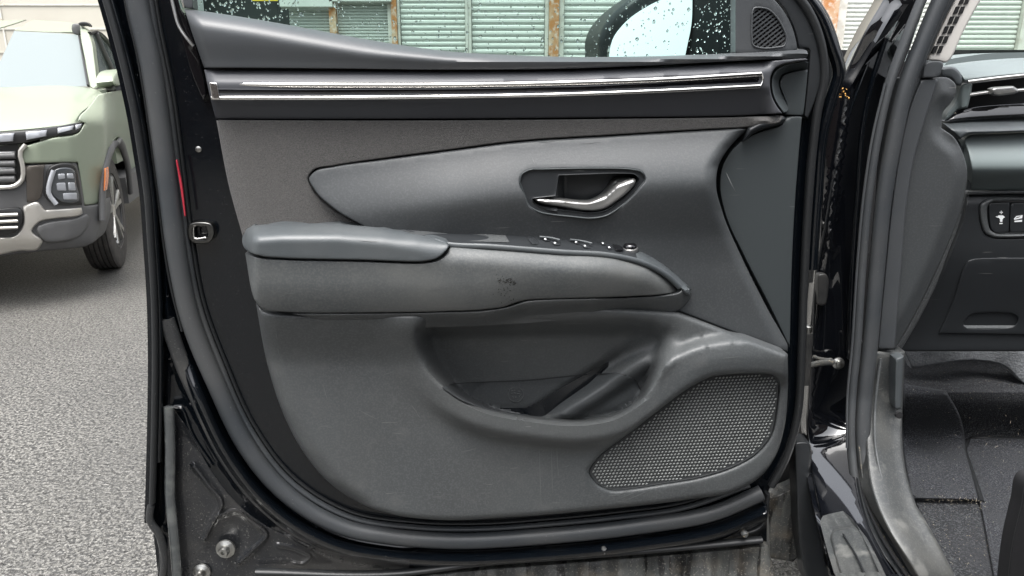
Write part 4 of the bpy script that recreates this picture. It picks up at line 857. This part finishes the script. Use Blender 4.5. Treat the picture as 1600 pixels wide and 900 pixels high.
flat('dimmer_symbol', [rect(1562, 331, 1567, 332.6), rect(1563.8, 329.3, 1565.2, 334.5), rect(1561.5, 348.4, 1566.5, 350),
    [(1557, 339.5), (1561, 340.5), (1563, 344), (1566, 344), (1568, 340.5), (1570.5, 339.5), (1567, 336.5), (1560.5, 336.5)], [(1562, 344), (1563, 346.6), (1566, 346.6), (1566.5, 344)], rect(1556, 338, 1557.4, 339.2)], KF, .0255, M['white_print'], dash)
flat('tailgate_symbol', [[(1584, 342), (1585, 343.5), (1597, 341), (1598, 337), (1595, 336.5), (1593, 339.5)], [(1584, 342), (1588, 337.6), (1594, 336.8), (1594, 338), (1589, 339), (1586, 341.5)], [(1585, 345), (1597, 343.4), (1597, 346.5), (1585, 347)], [(1594, 336), (1598, 336), (1598, 338)]], KF, .0255, M['white_print'], dash)
# fuse door: raised lid with its own gap and finger notch
patch('fuse_cover', [(1466, 521, 1), (1485, 480), (1506, 418), (1513, 407), (1524, 404), (1640, 402, 1), (1640, 524, 1)], lambda x, y: .028-.03*ss(380, 540, y), M['dark'], dash, step=7, r=2.2, rd=.004, skirt=.006, fr=KF,
      holes=[[(1506, 509), (1512, 496), (1520, 491), (1583, 491), (1590, 496), (1586, 508), (1578, 511), (1512, 512)]])
patch('finger_notch', [(1504, 513, 1), (1508, 489, 1), (1592, 489, 1), (1592, 513, 1)], lambda x, y: -.012+.012*ss(498, 512, y), M['plastic'], dash, step=5, r=0, skirt=.01, fr=KF)
# defroster / pillar-top vent grille against the windscreen
dg = patch('windscreen_border', [(1449, 95, 1), (1462, 62), (1478, 27), (1500, -16), (1520, -60, 1), (1582, -60, 1), (1533, 0), (1505, 50), (1485, 92), (1478, 98), (1466, 95)], lambda x, y: -.03+0*x, M['cream'], car, step=7, r=3, rd=.004, skirt=.02, fr=SFb)
for k in range(9):
    for s in (0, 1):
        t = k*15.4; yy = 78-t; xx = 1456+t*.545+s*8.2+(.18*max(0, k-3)**1.0)
        q = [(xx, yy+5.5), (xx+6, yy+5), (xx+10.6, yy-6.4), (xx+5, yy-6.2)]
        patch('vent_slot', [(a, b, 1) for a, b in q], lambda x, y: -.0275+0*x, M['black_void'], dg, step=4, r=0, skirt=.004, fr=SFb, seg=3)
# windscreen glass and dash-top view
patch('windscreen', [(1478, 100, 1), (1508, 45, 1), (1560, -60, 1), (1760, -60, 1), (1760, 100, 1)], lambda x, y: 0*x, M['windscreen'], car, step=60, r=0, skirt=0, fr=YF(1.75), smooth=False)
patch('dash_shelf', [(1474, 104, 1), (1484, 92, 1), (1540, 84), (1640, 82, 1), (1640, 96, 1), (1560, 97), (1500, 103, 1)], lambda x, y: 0*x, M['lit_dash'], dash, step=10, r=0, skirt=.1, fr=YF(1.6))
# footwell
FL = ZF(.42)
def h_fl(x, y): return .0+.16*ss(700, 600, y)
patch('carpet', [(1385, 540, 1), (1640, 540, 1), (1640, 940, 1), (1500, 940, 1), (1462, 850), (1430, 780), (1412, 700), (1400, 620)], h_fl, M['carpet'], car, step=14, r=0, skirt=.02, fr=FL)
patch('floor_mat', [(1508, 686), (1520, 684.5), (1650, 686, 1), (1650, 940, 1), (1560, 940, 1), (1545, 860), (1532, 792), (1518, 740), (1508, 700)], lambda x, y: h_fl(x, y)+.010, M['mat'], car, step=14, r=3, rd=.006, skirt=.01, fr=FL)
tube('mat_binding', [(1650, 687, .012), (1560, 686, .012), (1516, 686, .012), (1508, 696, .012), (1520, 740, .011), (1534, 784, .011)], .005, .004, M['rubber_dark'], car, fr=FL)
patch('foot_rest', [(1413, 600, 1), (1478, 610, 1), (1500, 650), (1512, 710), (1530, 782, 1), (1424, 780, 1), (1410, 690)], lambda x, y: h_fl(x, y)+.016, M['mat'], car, step=10, r=4, rd=.01, skirt=.015, fr=FL)
# crumbs and fibres on the carpet
Vl = []; Fl = []
for k in range(260):
    if k < 90: cx, cy = rng.uniform(1418, 1540), 782+rng.normal(0, 5)
    else: cx, cy = rng.uniform(1420, 1600), rng.uniform(640, 890)
    if cx < ip(cy, [640, 700, 780, 850, 940], [1404, 1414, 1434, 1466, 1504])+4: continue
    a = rng.uniform(0, 6.3); s = rng.uniform(.3, .8); l = s*(rng.uniform(2, 5) if rng.uniform() < .3 else 1); m0 = len(Vl)
    hh = float(h_fl(np.array(cx), np.array(cy)))+.019
    for u, v in ((-l, 0), (0, -s*.5), (l, 0), (0, s*.5)): Vl.append((cx+u*math.cos(a)-v*math.sin(a), cy+u*math.sin(a)+v*math.cos(a), hh+rng.uniform(0, .002)))
    Fl.append((m0, m0+1, m0+2, m0+3))
Vl = np.array(Vl); o = link('crumbs', FL.at(Vl[:, 0], Vl[:, 1], Vl[:, 2]), Fl, mat('crumb', (.26, .23, .18), .9), None, False)
tag(o, 'pale crumbs and fibres scattered over the dark footwell carpet', 'crumbs', kind='stuff')
patch('insulation_panel', [(1412, 547, 1), (1640, 547, 1), (1640, 610, 1), (1602, 600), (1570, 572), (1530, 563), (1470, 568), (1425, 576, 1)], lambda x, y: .01*np.sin(x*.06), M['insul'], car, step=7, r=2, rd=.004, skirt=.02, fr=YF(1.52))
# dark cabin shell round the footwell
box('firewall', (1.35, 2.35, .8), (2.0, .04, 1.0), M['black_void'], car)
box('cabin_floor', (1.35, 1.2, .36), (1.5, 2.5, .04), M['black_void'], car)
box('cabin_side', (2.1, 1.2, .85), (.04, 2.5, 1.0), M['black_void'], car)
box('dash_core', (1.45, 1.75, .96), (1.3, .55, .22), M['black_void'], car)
box('roof', (1.36, -.80, 1.74), (1.36, 2.6, .05), M['cream'], car)
box('rear_door', (.66, -1.0, .72), (.16, 2.0, .84), M['paint'], car)
box('rear_side_glass', (.68, -1.0, 1.42), (.03, 2.0, .56), M['gloss_black'], car)
box('seat', (1.15, .1, .62), (.5, .55, .35), M['dark'], car)
box('seat_back', (1.15, -.32, 1.05), (.5, .16, .75), M['dark'], car)
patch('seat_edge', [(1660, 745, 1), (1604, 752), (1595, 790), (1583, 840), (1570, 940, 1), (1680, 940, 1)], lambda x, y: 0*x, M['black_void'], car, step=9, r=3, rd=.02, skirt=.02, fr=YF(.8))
# sill and kick trim
def h_st(x, y): return -.018+.03*ss(600, 700, y)+.20*ss(640, 925, y)-.02*ss(0, 40, x-ip(y, [540, 620, 700, 800, 900], [1366, 1360, 1362, 1385, 1440]))
patch('kick_trim', [(1364, 549, 1), (1414, 549, 1), (1412, 600), (1410, 650), (1411, 700), (1419, 750), (1432, 790, 1), (1450, 820), (1478, 872), (1506, 925, 1), (1446, 925, 1), (1420, 880), (1386, 826), (1362, 768), (1353, 700), (1356, 620)],
      h_st, M['sill'], car, step=6, r=5, rd=.010, skirt=.05, fr=YF(1.19))
tube('kick_edge', [(1376, 560, -.016), (1367, 640, .002), (1368, 700, .035), (1385, 770, .09), (1415, 832, .145), (1455, 900, .19)], .0022, .003, M['plastic'], car, fr=YF(1.19))
patch('kick_clip', [(1399, 560, 1), (1412, 556, 1), (1410, 600), (1408, 640, 1), (1400, 640), (1398, 600)], lambda x, y: -.006+0*x, M['pad'], car, step=5, r=3, rd=.006, skirt=.02, fr=YF(1.19))
lathe('clip_hole', YF(1.19).at(np.array(1404.), np.array(648.), .0), (0, -1, .1), [(.006, -.002), (.006, .004)], M['black_void'], car, 14)
patch('sill_plate', [(1297, 840, 1), (1302, 829), (1309, 826.5), (1334, 821, 1), (1350, 835), (1368, 866), (1396, 925, 1), (1322, 925, 1), (1308, 880)], lambda x, y: .0015*(y-690)+.0006*(x-1262)+.022+.0006*np.sin((x-.5*y)*.4), M['sill'], car, step=4, r=4, rd=.008, skirt=.04, fr=PF)
tube('sill_seam', [(1318, 835, .277), (1340, 872, .347), (1362, 925, .439)], .0014, .002, M['rubber_dark'], car, fr=PF)

# ================================================================== TRUCK
YA = math.radians(15); ex = np.array([math.cos(YA), math.sin(YA), 0]); ey = np.array([-math.sin(YA), math.cos(YA), 0])
TO = np.array([-2.58, 4.72, 0])-ex*.93
trk = thing('pickup_truck', tuple(TO), 'pale sage green pickup truck with grey bumper parked facing us on the left', 'truck')
TFr = Frame(TO, -ey); TSd = Frame(TO, ex); MIR = (TO, ex)
def L(x, y, z): return TO+ex*x+ey*y+np.array([0, 0, z])
# inner dark core, bed, cabin: hidden volumes that close the body
def tbox(name, c, s, m, par=trk):
    V8 = np.array(boxv(c, s)); return link(name, np.array([L(*v) for v in V8]), BOXF, M[m], par, False)
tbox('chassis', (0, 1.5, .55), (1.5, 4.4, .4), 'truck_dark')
def hfas(x, y): return ip(x, [-260, 0, 60, 110, 140, 160, 172], [.93, .90, .86, .78, .68, .56, .46])-.10*ss(215, 150, y)
# hood: sheet from the cowl forward
hood = patch('hood', [(-19, 137, 1), (0, 137), (100, 134), (140, 138, 1), (156, 146), (152, 158), (132, 172), (122, 184), (119, 194, 1), (60, 201), (0, 206), (-234, 214, 1)],
      lambda x, y: ip(y+ip(x, [-210, 0, 140, 156], [-6, 0, 0, -3]), [134, 150, 172, 192, 206], [-.62, .05, .48, .72, .84])+ip(x, [0, 110, 160], [0, -.02, -.22]), M['truck'], trk, step=10, r=3, rd=.02, skirt=.05, fr=TFr, mirror=MIR)
patch('windscreen', [(22, 48.5, 1), (118, 54), (124, 56, 1), (131, 95), (137, 135, 1), (60, 135), (-19, 137, 1)], lambda x, y: -1.45+(y-47)*.0089-.0010*np.maximum(x, -0)*1.0, M['truck_glass'], trk, step=14, r=0, skirt=0, fr=TFr, mirror=MIR)
patch('roof', [(52, 31, 1), (113, 36), (128, 41), (134, 50, 1), (124, 55, 1), (118, 53), (22, 47.5, 1)], lambda x, y: ip(y, [30, 50], [-2.2, -1.45])+ip(x, [0, 137], [0, -.16]), M['truck'], trk, step=12, r=2, rd=.02, skirt=.05, fr=TFr, mirror=MIR)
patch('roof_rail', [(113, 38), (125, 38), (126, 54), (115, 53)], lambda x, y: -1.5+0*x, M['truck_grey'], trk, step=6, r=2, rd=.02, skirt=.06, fr=TFr, mirror=MIR)
patch('roof_rail', [(122, 37), (128, 34), (139, 37), (141, 42), (134, 40), (127, 41)], lambda x, y: -1.4+0*x, M['truck_dark'], trk, step=5, r=1, rd=.01, skirt=.06, fr=TFr, mirror=MIR)
patch('windscreen_pillar', [(125, 40, 1), (134, 44), (142, 60), (148, 95), (153, 137, 1), (146, 138, 1), (139, 134), (133, 95), (126, 56)], lambda x, y: ip(y, [40, 138], [-1.45, -.72]), M['truck'], trk, step=7, r=2, rd=.02, skirt=.08, fr=TFr, mirror=MIR)
tube('wiper_trim', [(124, 56, -1.50), (131, 95, -1.05), (138, 134, -.72)], .008, .012, M['truck_dark'], trk, fr=TFr)
# cabin side
CS = Frame(L(.80, 0, 0), ex-np.array([0, 0, -.1]))
patch('side_window', [(140, 52), (149, 50), (162, 58), (176, 80), (190, 112), (196, 136, 1), (154, 137, 1), (150, 108), (145, 74)], lambda x, y: -.01+0*x, M['side_glass'], trk, step=12, r=0, skirt=0, fr=CS)
tube('window_trim', [(140, 52, 0), (149, 49, 0), (162, 57, 0), (177, 79, 0), (192, 112, 0)], .012, .015, M['truck_dark'], trk, fr=CS)
tube('window_trim', [(152, 138, 0), (175, 137, 0), (200, 137, 0)], .012, .015, M['truck_dark'], trk, fr=CS)
tube('window_trim', [(150, 52, 0), (162, 80, 0), (176, 110, 0)], .02, .02, M['truck_grey'], trk, fr=CS)
pm = patch('wing_mirror', [(175, 122), (181, 110), (193, 108), (197, 118), (194, 132), (180, 135)], lambda x, y: .30+0*x, M['truck'], trk, step=6, r=4, rd=.05, skirt=.1, fr=CS)
tube('mirror_stalk', [(164, 141, .05), (172, 142, .2), (185, 137, .28)], .03, .02, M['truck_dark'], trk, fr=CS)
# upper wing / fender (front-facing to side)
def hfe(x, y): return ip(x, [118, 135, 150, 163, 176, 200, 240], [.66, .58, .50, .42, .20, -.9, -2.2])-.25*ss(195, 140, y)
ARCH = [(164, 318), (162, 285), (166, 255), (172, 235), (179, 224), (187, 224), (194, 240), (199, 262), (203, 300), (208, 345)]
patch('fender', [(154, 147, 1), (160, 146), (200, 140), (225, 140, 1), (240, 200), (244, 290), (232, 300, 1), (222, 295), (210, 290, 1), (205, 262), (199, 240), (191, 222), (183, 214), (175, 220), (166, 240), (162, 262), (161, 290), (160, 316, 1), (142, 320), (131, 321, 1), (126, 285), (121, 254, 1), (36, 256, 1), (34, 240), (40, 228, 1), (80, 216), (124, 206), (132, 192, 1), (122, 190), (124, 182), (134, 172)],
      lambda x, y: np.where(x < 121, hfas(x, y), np.minimum(hfas(x, y)+.01, hfe(x, y)+.10)), M['truck'], trk, step=6, r=2.5, rd=.02, skirt=.05, fr=TFr)
patch('door_panel', [(205, 142, 1), (235, 142, 1), (260, 300, 1), (220, 300, 1), (216, 220)], lambda x, y: .93-.93+.0*x, M['truck'], trk, step=14, r=0, skirt=.02, fr=Frame(L(.90, 0, 0), ex))
# headlight strip: dark bar with lit-looking clear blocks
hd = patch('headlight', [(-210, 216, 1), (0, 207), (60, 202), (120, 192), (131, 191, 1), (129, 200), (122, 206), (70, 216), (34, 224), (0, 226), (-210, 232, 1)], lambda x, y: hfas(x, y)-.01, M['truck_dark'], trk, step=8, r=1.5, rd=.01, skirt=.05, fr=TFr, mirror=MIR)
for q in ([(-30, 211), (22, 208), (20, 221), (-30, 224)], [(40, 206), (73, 203), (72, 213), (41, 219)], [(90, 200), (115, 196), (113, 203), (90, 209)], [(118, 195), (128, 193), (125, 200), (118, 203)]):
    patch('lamp_block', [(a, b, 1) for a, b in q], lambda x, y: hfas(x, y)+.005, M['lens'], hd, step=5, r=1, rd=.008, skirt=.02, fr=TFr, mirror=MIR)
gr = patch('grille', [(-210, 233, 1), (0, 228), (28, 226), (32, 236), (34, 275), (26, 288), (0, 292), (-210, 296, 1)], lambda x, y: hfas(x, y)-.03, M['truck_dark'], trk, step=14, r=0, skirt=.05, fr=TFr, mirror=MIR)
for yy in (244, 256, 268, 280):
    tube('grille_bar', [(-210, yy+4, .91), (-80, yy+2, .91), (24, yy-1, .88)], .017, .02, M['truck_grey'], gr, fr=TFr)
for yy in (238, 262):
    patch('grille_tile', [(-30, yy, 1), (22, yy-1.5, 1), (24, yy+9, 1), (-30, yy+11, 1)], lambda x, y: hfas(x, y)+.0, M['truck_tile'], gr, step=7, r=2, rd=.01, skirt=.03, fr=TFr)
tube('grille_chrome', [(-210, 300, .93), (0, 293, .91), (24, 290, .90), (35, 280, .885), (36, 262, .885), (32, 236, .885), (40, 226, .88)], .011, .012, M['truck_silver'], trk, fr=TFr)
# lower fascia grey plastic, fog lamp housing, skid plate
patch('bumper', [(-210, 298, 1), (0, 294), (28, 292), (38, 278), (40, 258, 1), (120, 254, 1), (127, 285), (132, 322, 1), (145, 321), (159, 317, 1), (160, 340), (155, 360), (148, 377), (135, 384), (60, 393), (0, 400), (-210, 410, 1)],
      lambda x, y: hfas(x, y)+.0-.05*ss(370, 400, y), M['truck_grey'], trk, step=8, r=3, rd=.02, skirt=.2, fr=TFr, mirror=MIR)
patch('reflection_patch', [(40, 260, 1), (70, 257, 1), (60, 312), (42, 316, 1)], lambda x, y: hfas(x, y)+.012, mat('brown_reflection', (.09, .08, .07), .3, metal=.5), trk, step=8, r=1, rd=.01, skirt=.02, fr=TFr, mirror=MIR)  # brown patch painted for a reflection on the fascia
fg = patch('fog_lamp', [(76, 262), (118, 259), (123, 280), (129, 320, 1), (96, 321), (82, 318), (68, 302), (70, 290)], lambda x, y: hfas(x, y)+.016, M['truck_dark'], trk, step=6, r=3, rd=.02, skirt=.03, fr=TFr, mirror=MIR)
patch('lamp_glass', [(84, 267), (116, 266), (119, 285), (123, 314), (96, 315), (80, 301), (81, 285)], lambda x, y: hfas(x, y)+.024, mat('fog_glass', (.05, .055, .06), .12, coat=1), fg, step=6, r=2, rd=.01, skirt=.02, fr=TFr, mirror=MIR)
for q in ([(90, 272), (101, 271), (102, 279), (91, 281)], [(104, 271), (114, 271), (116, 279), (105, 279)], [(88, 286), (102, 285), (104, 298), (89, 298)], [(106, 285), (117, 285), (119, 298), (107, 298)], [(98, 302), (120, 301), (121, 312), (99, 312)]):
    patch('lamp_cell', [(a, b, 1) for a, b in q], lambda x, y: hfas(x, y)+.028, M['lens'], fg, step=4, r=1, rd=.006, skirt=.01, fr=TFr)
tube('lamp_strip', [(84, 266, .845), (78, 284, .855), (76, 301, .858), (88, 319, .848)], .012, .014, M['lens'], fg, fr=TFr)
patch('skid_plate', [(-210, 375, 1), (0, 371), (24, 368), (36, 352), (36, 322, 1), (60, 316), (70, 328, 1), (127, 324, 1), (129, 334), (120, 338), (60, 348), (50, 360), (68, 376, 1), (60, 389), (30, 392), (0, 398), (-210, 408, 1)], lambda x, y: hfas(x, y)+.02-.05*ss(370, 400, y), M['truck_silver'], trk, step=7, r=2.5, rd=.02, skirt=.05, fr=TFr, mirror=MIR)
lg = patch('lower_grille', [(-210, 330, 1), (0, 327), (30, 325), (34, 330), (34, 350), (24, 364), (0, 368), (-210, 372, 1)], lambda x, y: hfas(x, y)+.024, M['truck_dark'], trk, step=14, r=1, rd=.01, skirt=.02, fr=TFr, mirror=MIR)
for yy in (336, 346, 356):
    tube('grille_bar', [(-210, yy+6, .96), (-60, yy+3, .96), (28, yy-1, .915)], .009, .012, M['truck_silver'], lg, fr=TFr)
patch('bumper_fold', [(56, 355), (70, 348), (120, 340), (138, 335), (140, 345), (130, 366), (70, 378), (62, 370)], lambda x, y: hfas(x, y)+.018+0*x, M['truck_grey'], trk, step=7, r=4, rd=.03, skirt=.05, fr=TFr, mirror=MIR)
patch('side_marker', [(163, 263, 1), (166, 262, 1), (166.5, 275), (164, 298, 1), (162, 298, 1), (162.5, 280)], lambda x, y: hfas(x, y)-.01+.08, M['orange'], trk, step=4, r=1, rd=.01, skirt=.05, fr=TFr, seg=4)
# wheel arch cladding (thick lip along the arch) and dark liner
tube('arch_cladding', [(160, 345, .60), (160, 300, .56), (164, 262, .50), (171, 238, .38), (178, 224, .22), (186, 222, -.02), (194, 238, -.22), (200, 262, -.38), (204, 300, -.50)], .018, .03, M['truck_grey'], trk, fr=TFr)
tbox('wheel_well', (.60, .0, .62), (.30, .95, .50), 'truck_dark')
tbox('sill', (.86, 1.6, .42), (.16, 2.2, .18), 'truck_grey')
# rear body
tbox('cabin_body', (0, 1.75, .85), (1.76, 2.3, .50), 'truck')
tbox('cargo_bed', (0, 3.4, .82), (1.84, 1.4, .52), 'truck')
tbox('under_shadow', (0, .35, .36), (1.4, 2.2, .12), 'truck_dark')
EX, EY = ex, ey
def wheel(x, y, R=.365, w=.165):
    c = L(x, y, R); prof = []; st = math.radians(4 if y < 1 else 0); ex = EX*math.cos(st)+EY*math.sin(st); ey = EY*math.cos(st)-EX*math.sin(st)
    pr = [(R*.60, -w/2), (R*.93, -w/2), (R*.985, -w*.44)]
    for k in range(5):
        z0 = -w*.40+k*w*.165; pr += [(R, z0), (R, z0+w*.12), (R*.972, z0+w*.125), (R*.972, z0+w*.16)]
    pr += [(R, w*.41), (R*.985, w*.45), (R*.93, w/2), (R*.66, w/2), (R*.64, w*.42)]
    t = lathe('wheel', c, ex, pr, M['tyre'], trk, 48)
    lathe('rim', c, ex, [(R*.63, w*.18), (R*.64, w*.47), (R*.60, w*.47), (R*.57, w*.30), (R*.2, w*.22)], M['truck_dark'], t, 32)
    for k in range(5):
        a = 2*math.pi*k/5+.3; u = np.array([0, 0, 1.])*math.sin(a)+ey*math.cos(a)
        for da in (-.16, .16):
            v = np.array([0, 0, 1.])*math.sin(a+da)+ey*math.cos(a+da)
            sweep3('spoke', np.array([c+ex*w*.36+u*R*.12, c+ex*w*.40+(u+v)/2*R*.35, c+ex*w*.44+v*R*.60]), [(-.018, -.01), (.018, -.01), (.014, .014), (-.014, .014)], ex, M['steel'], t)
    lathe('hub', c, ex, [(R*.16, w*.3), (R*.15, w*.42), (R*.08, w*.45)], M['truck_silver'], t, 16)
for x, y in ((.885, .0), (-.885, 0), (.885, 3.0), (-.885, 3.0)):
    wheel(x, y)
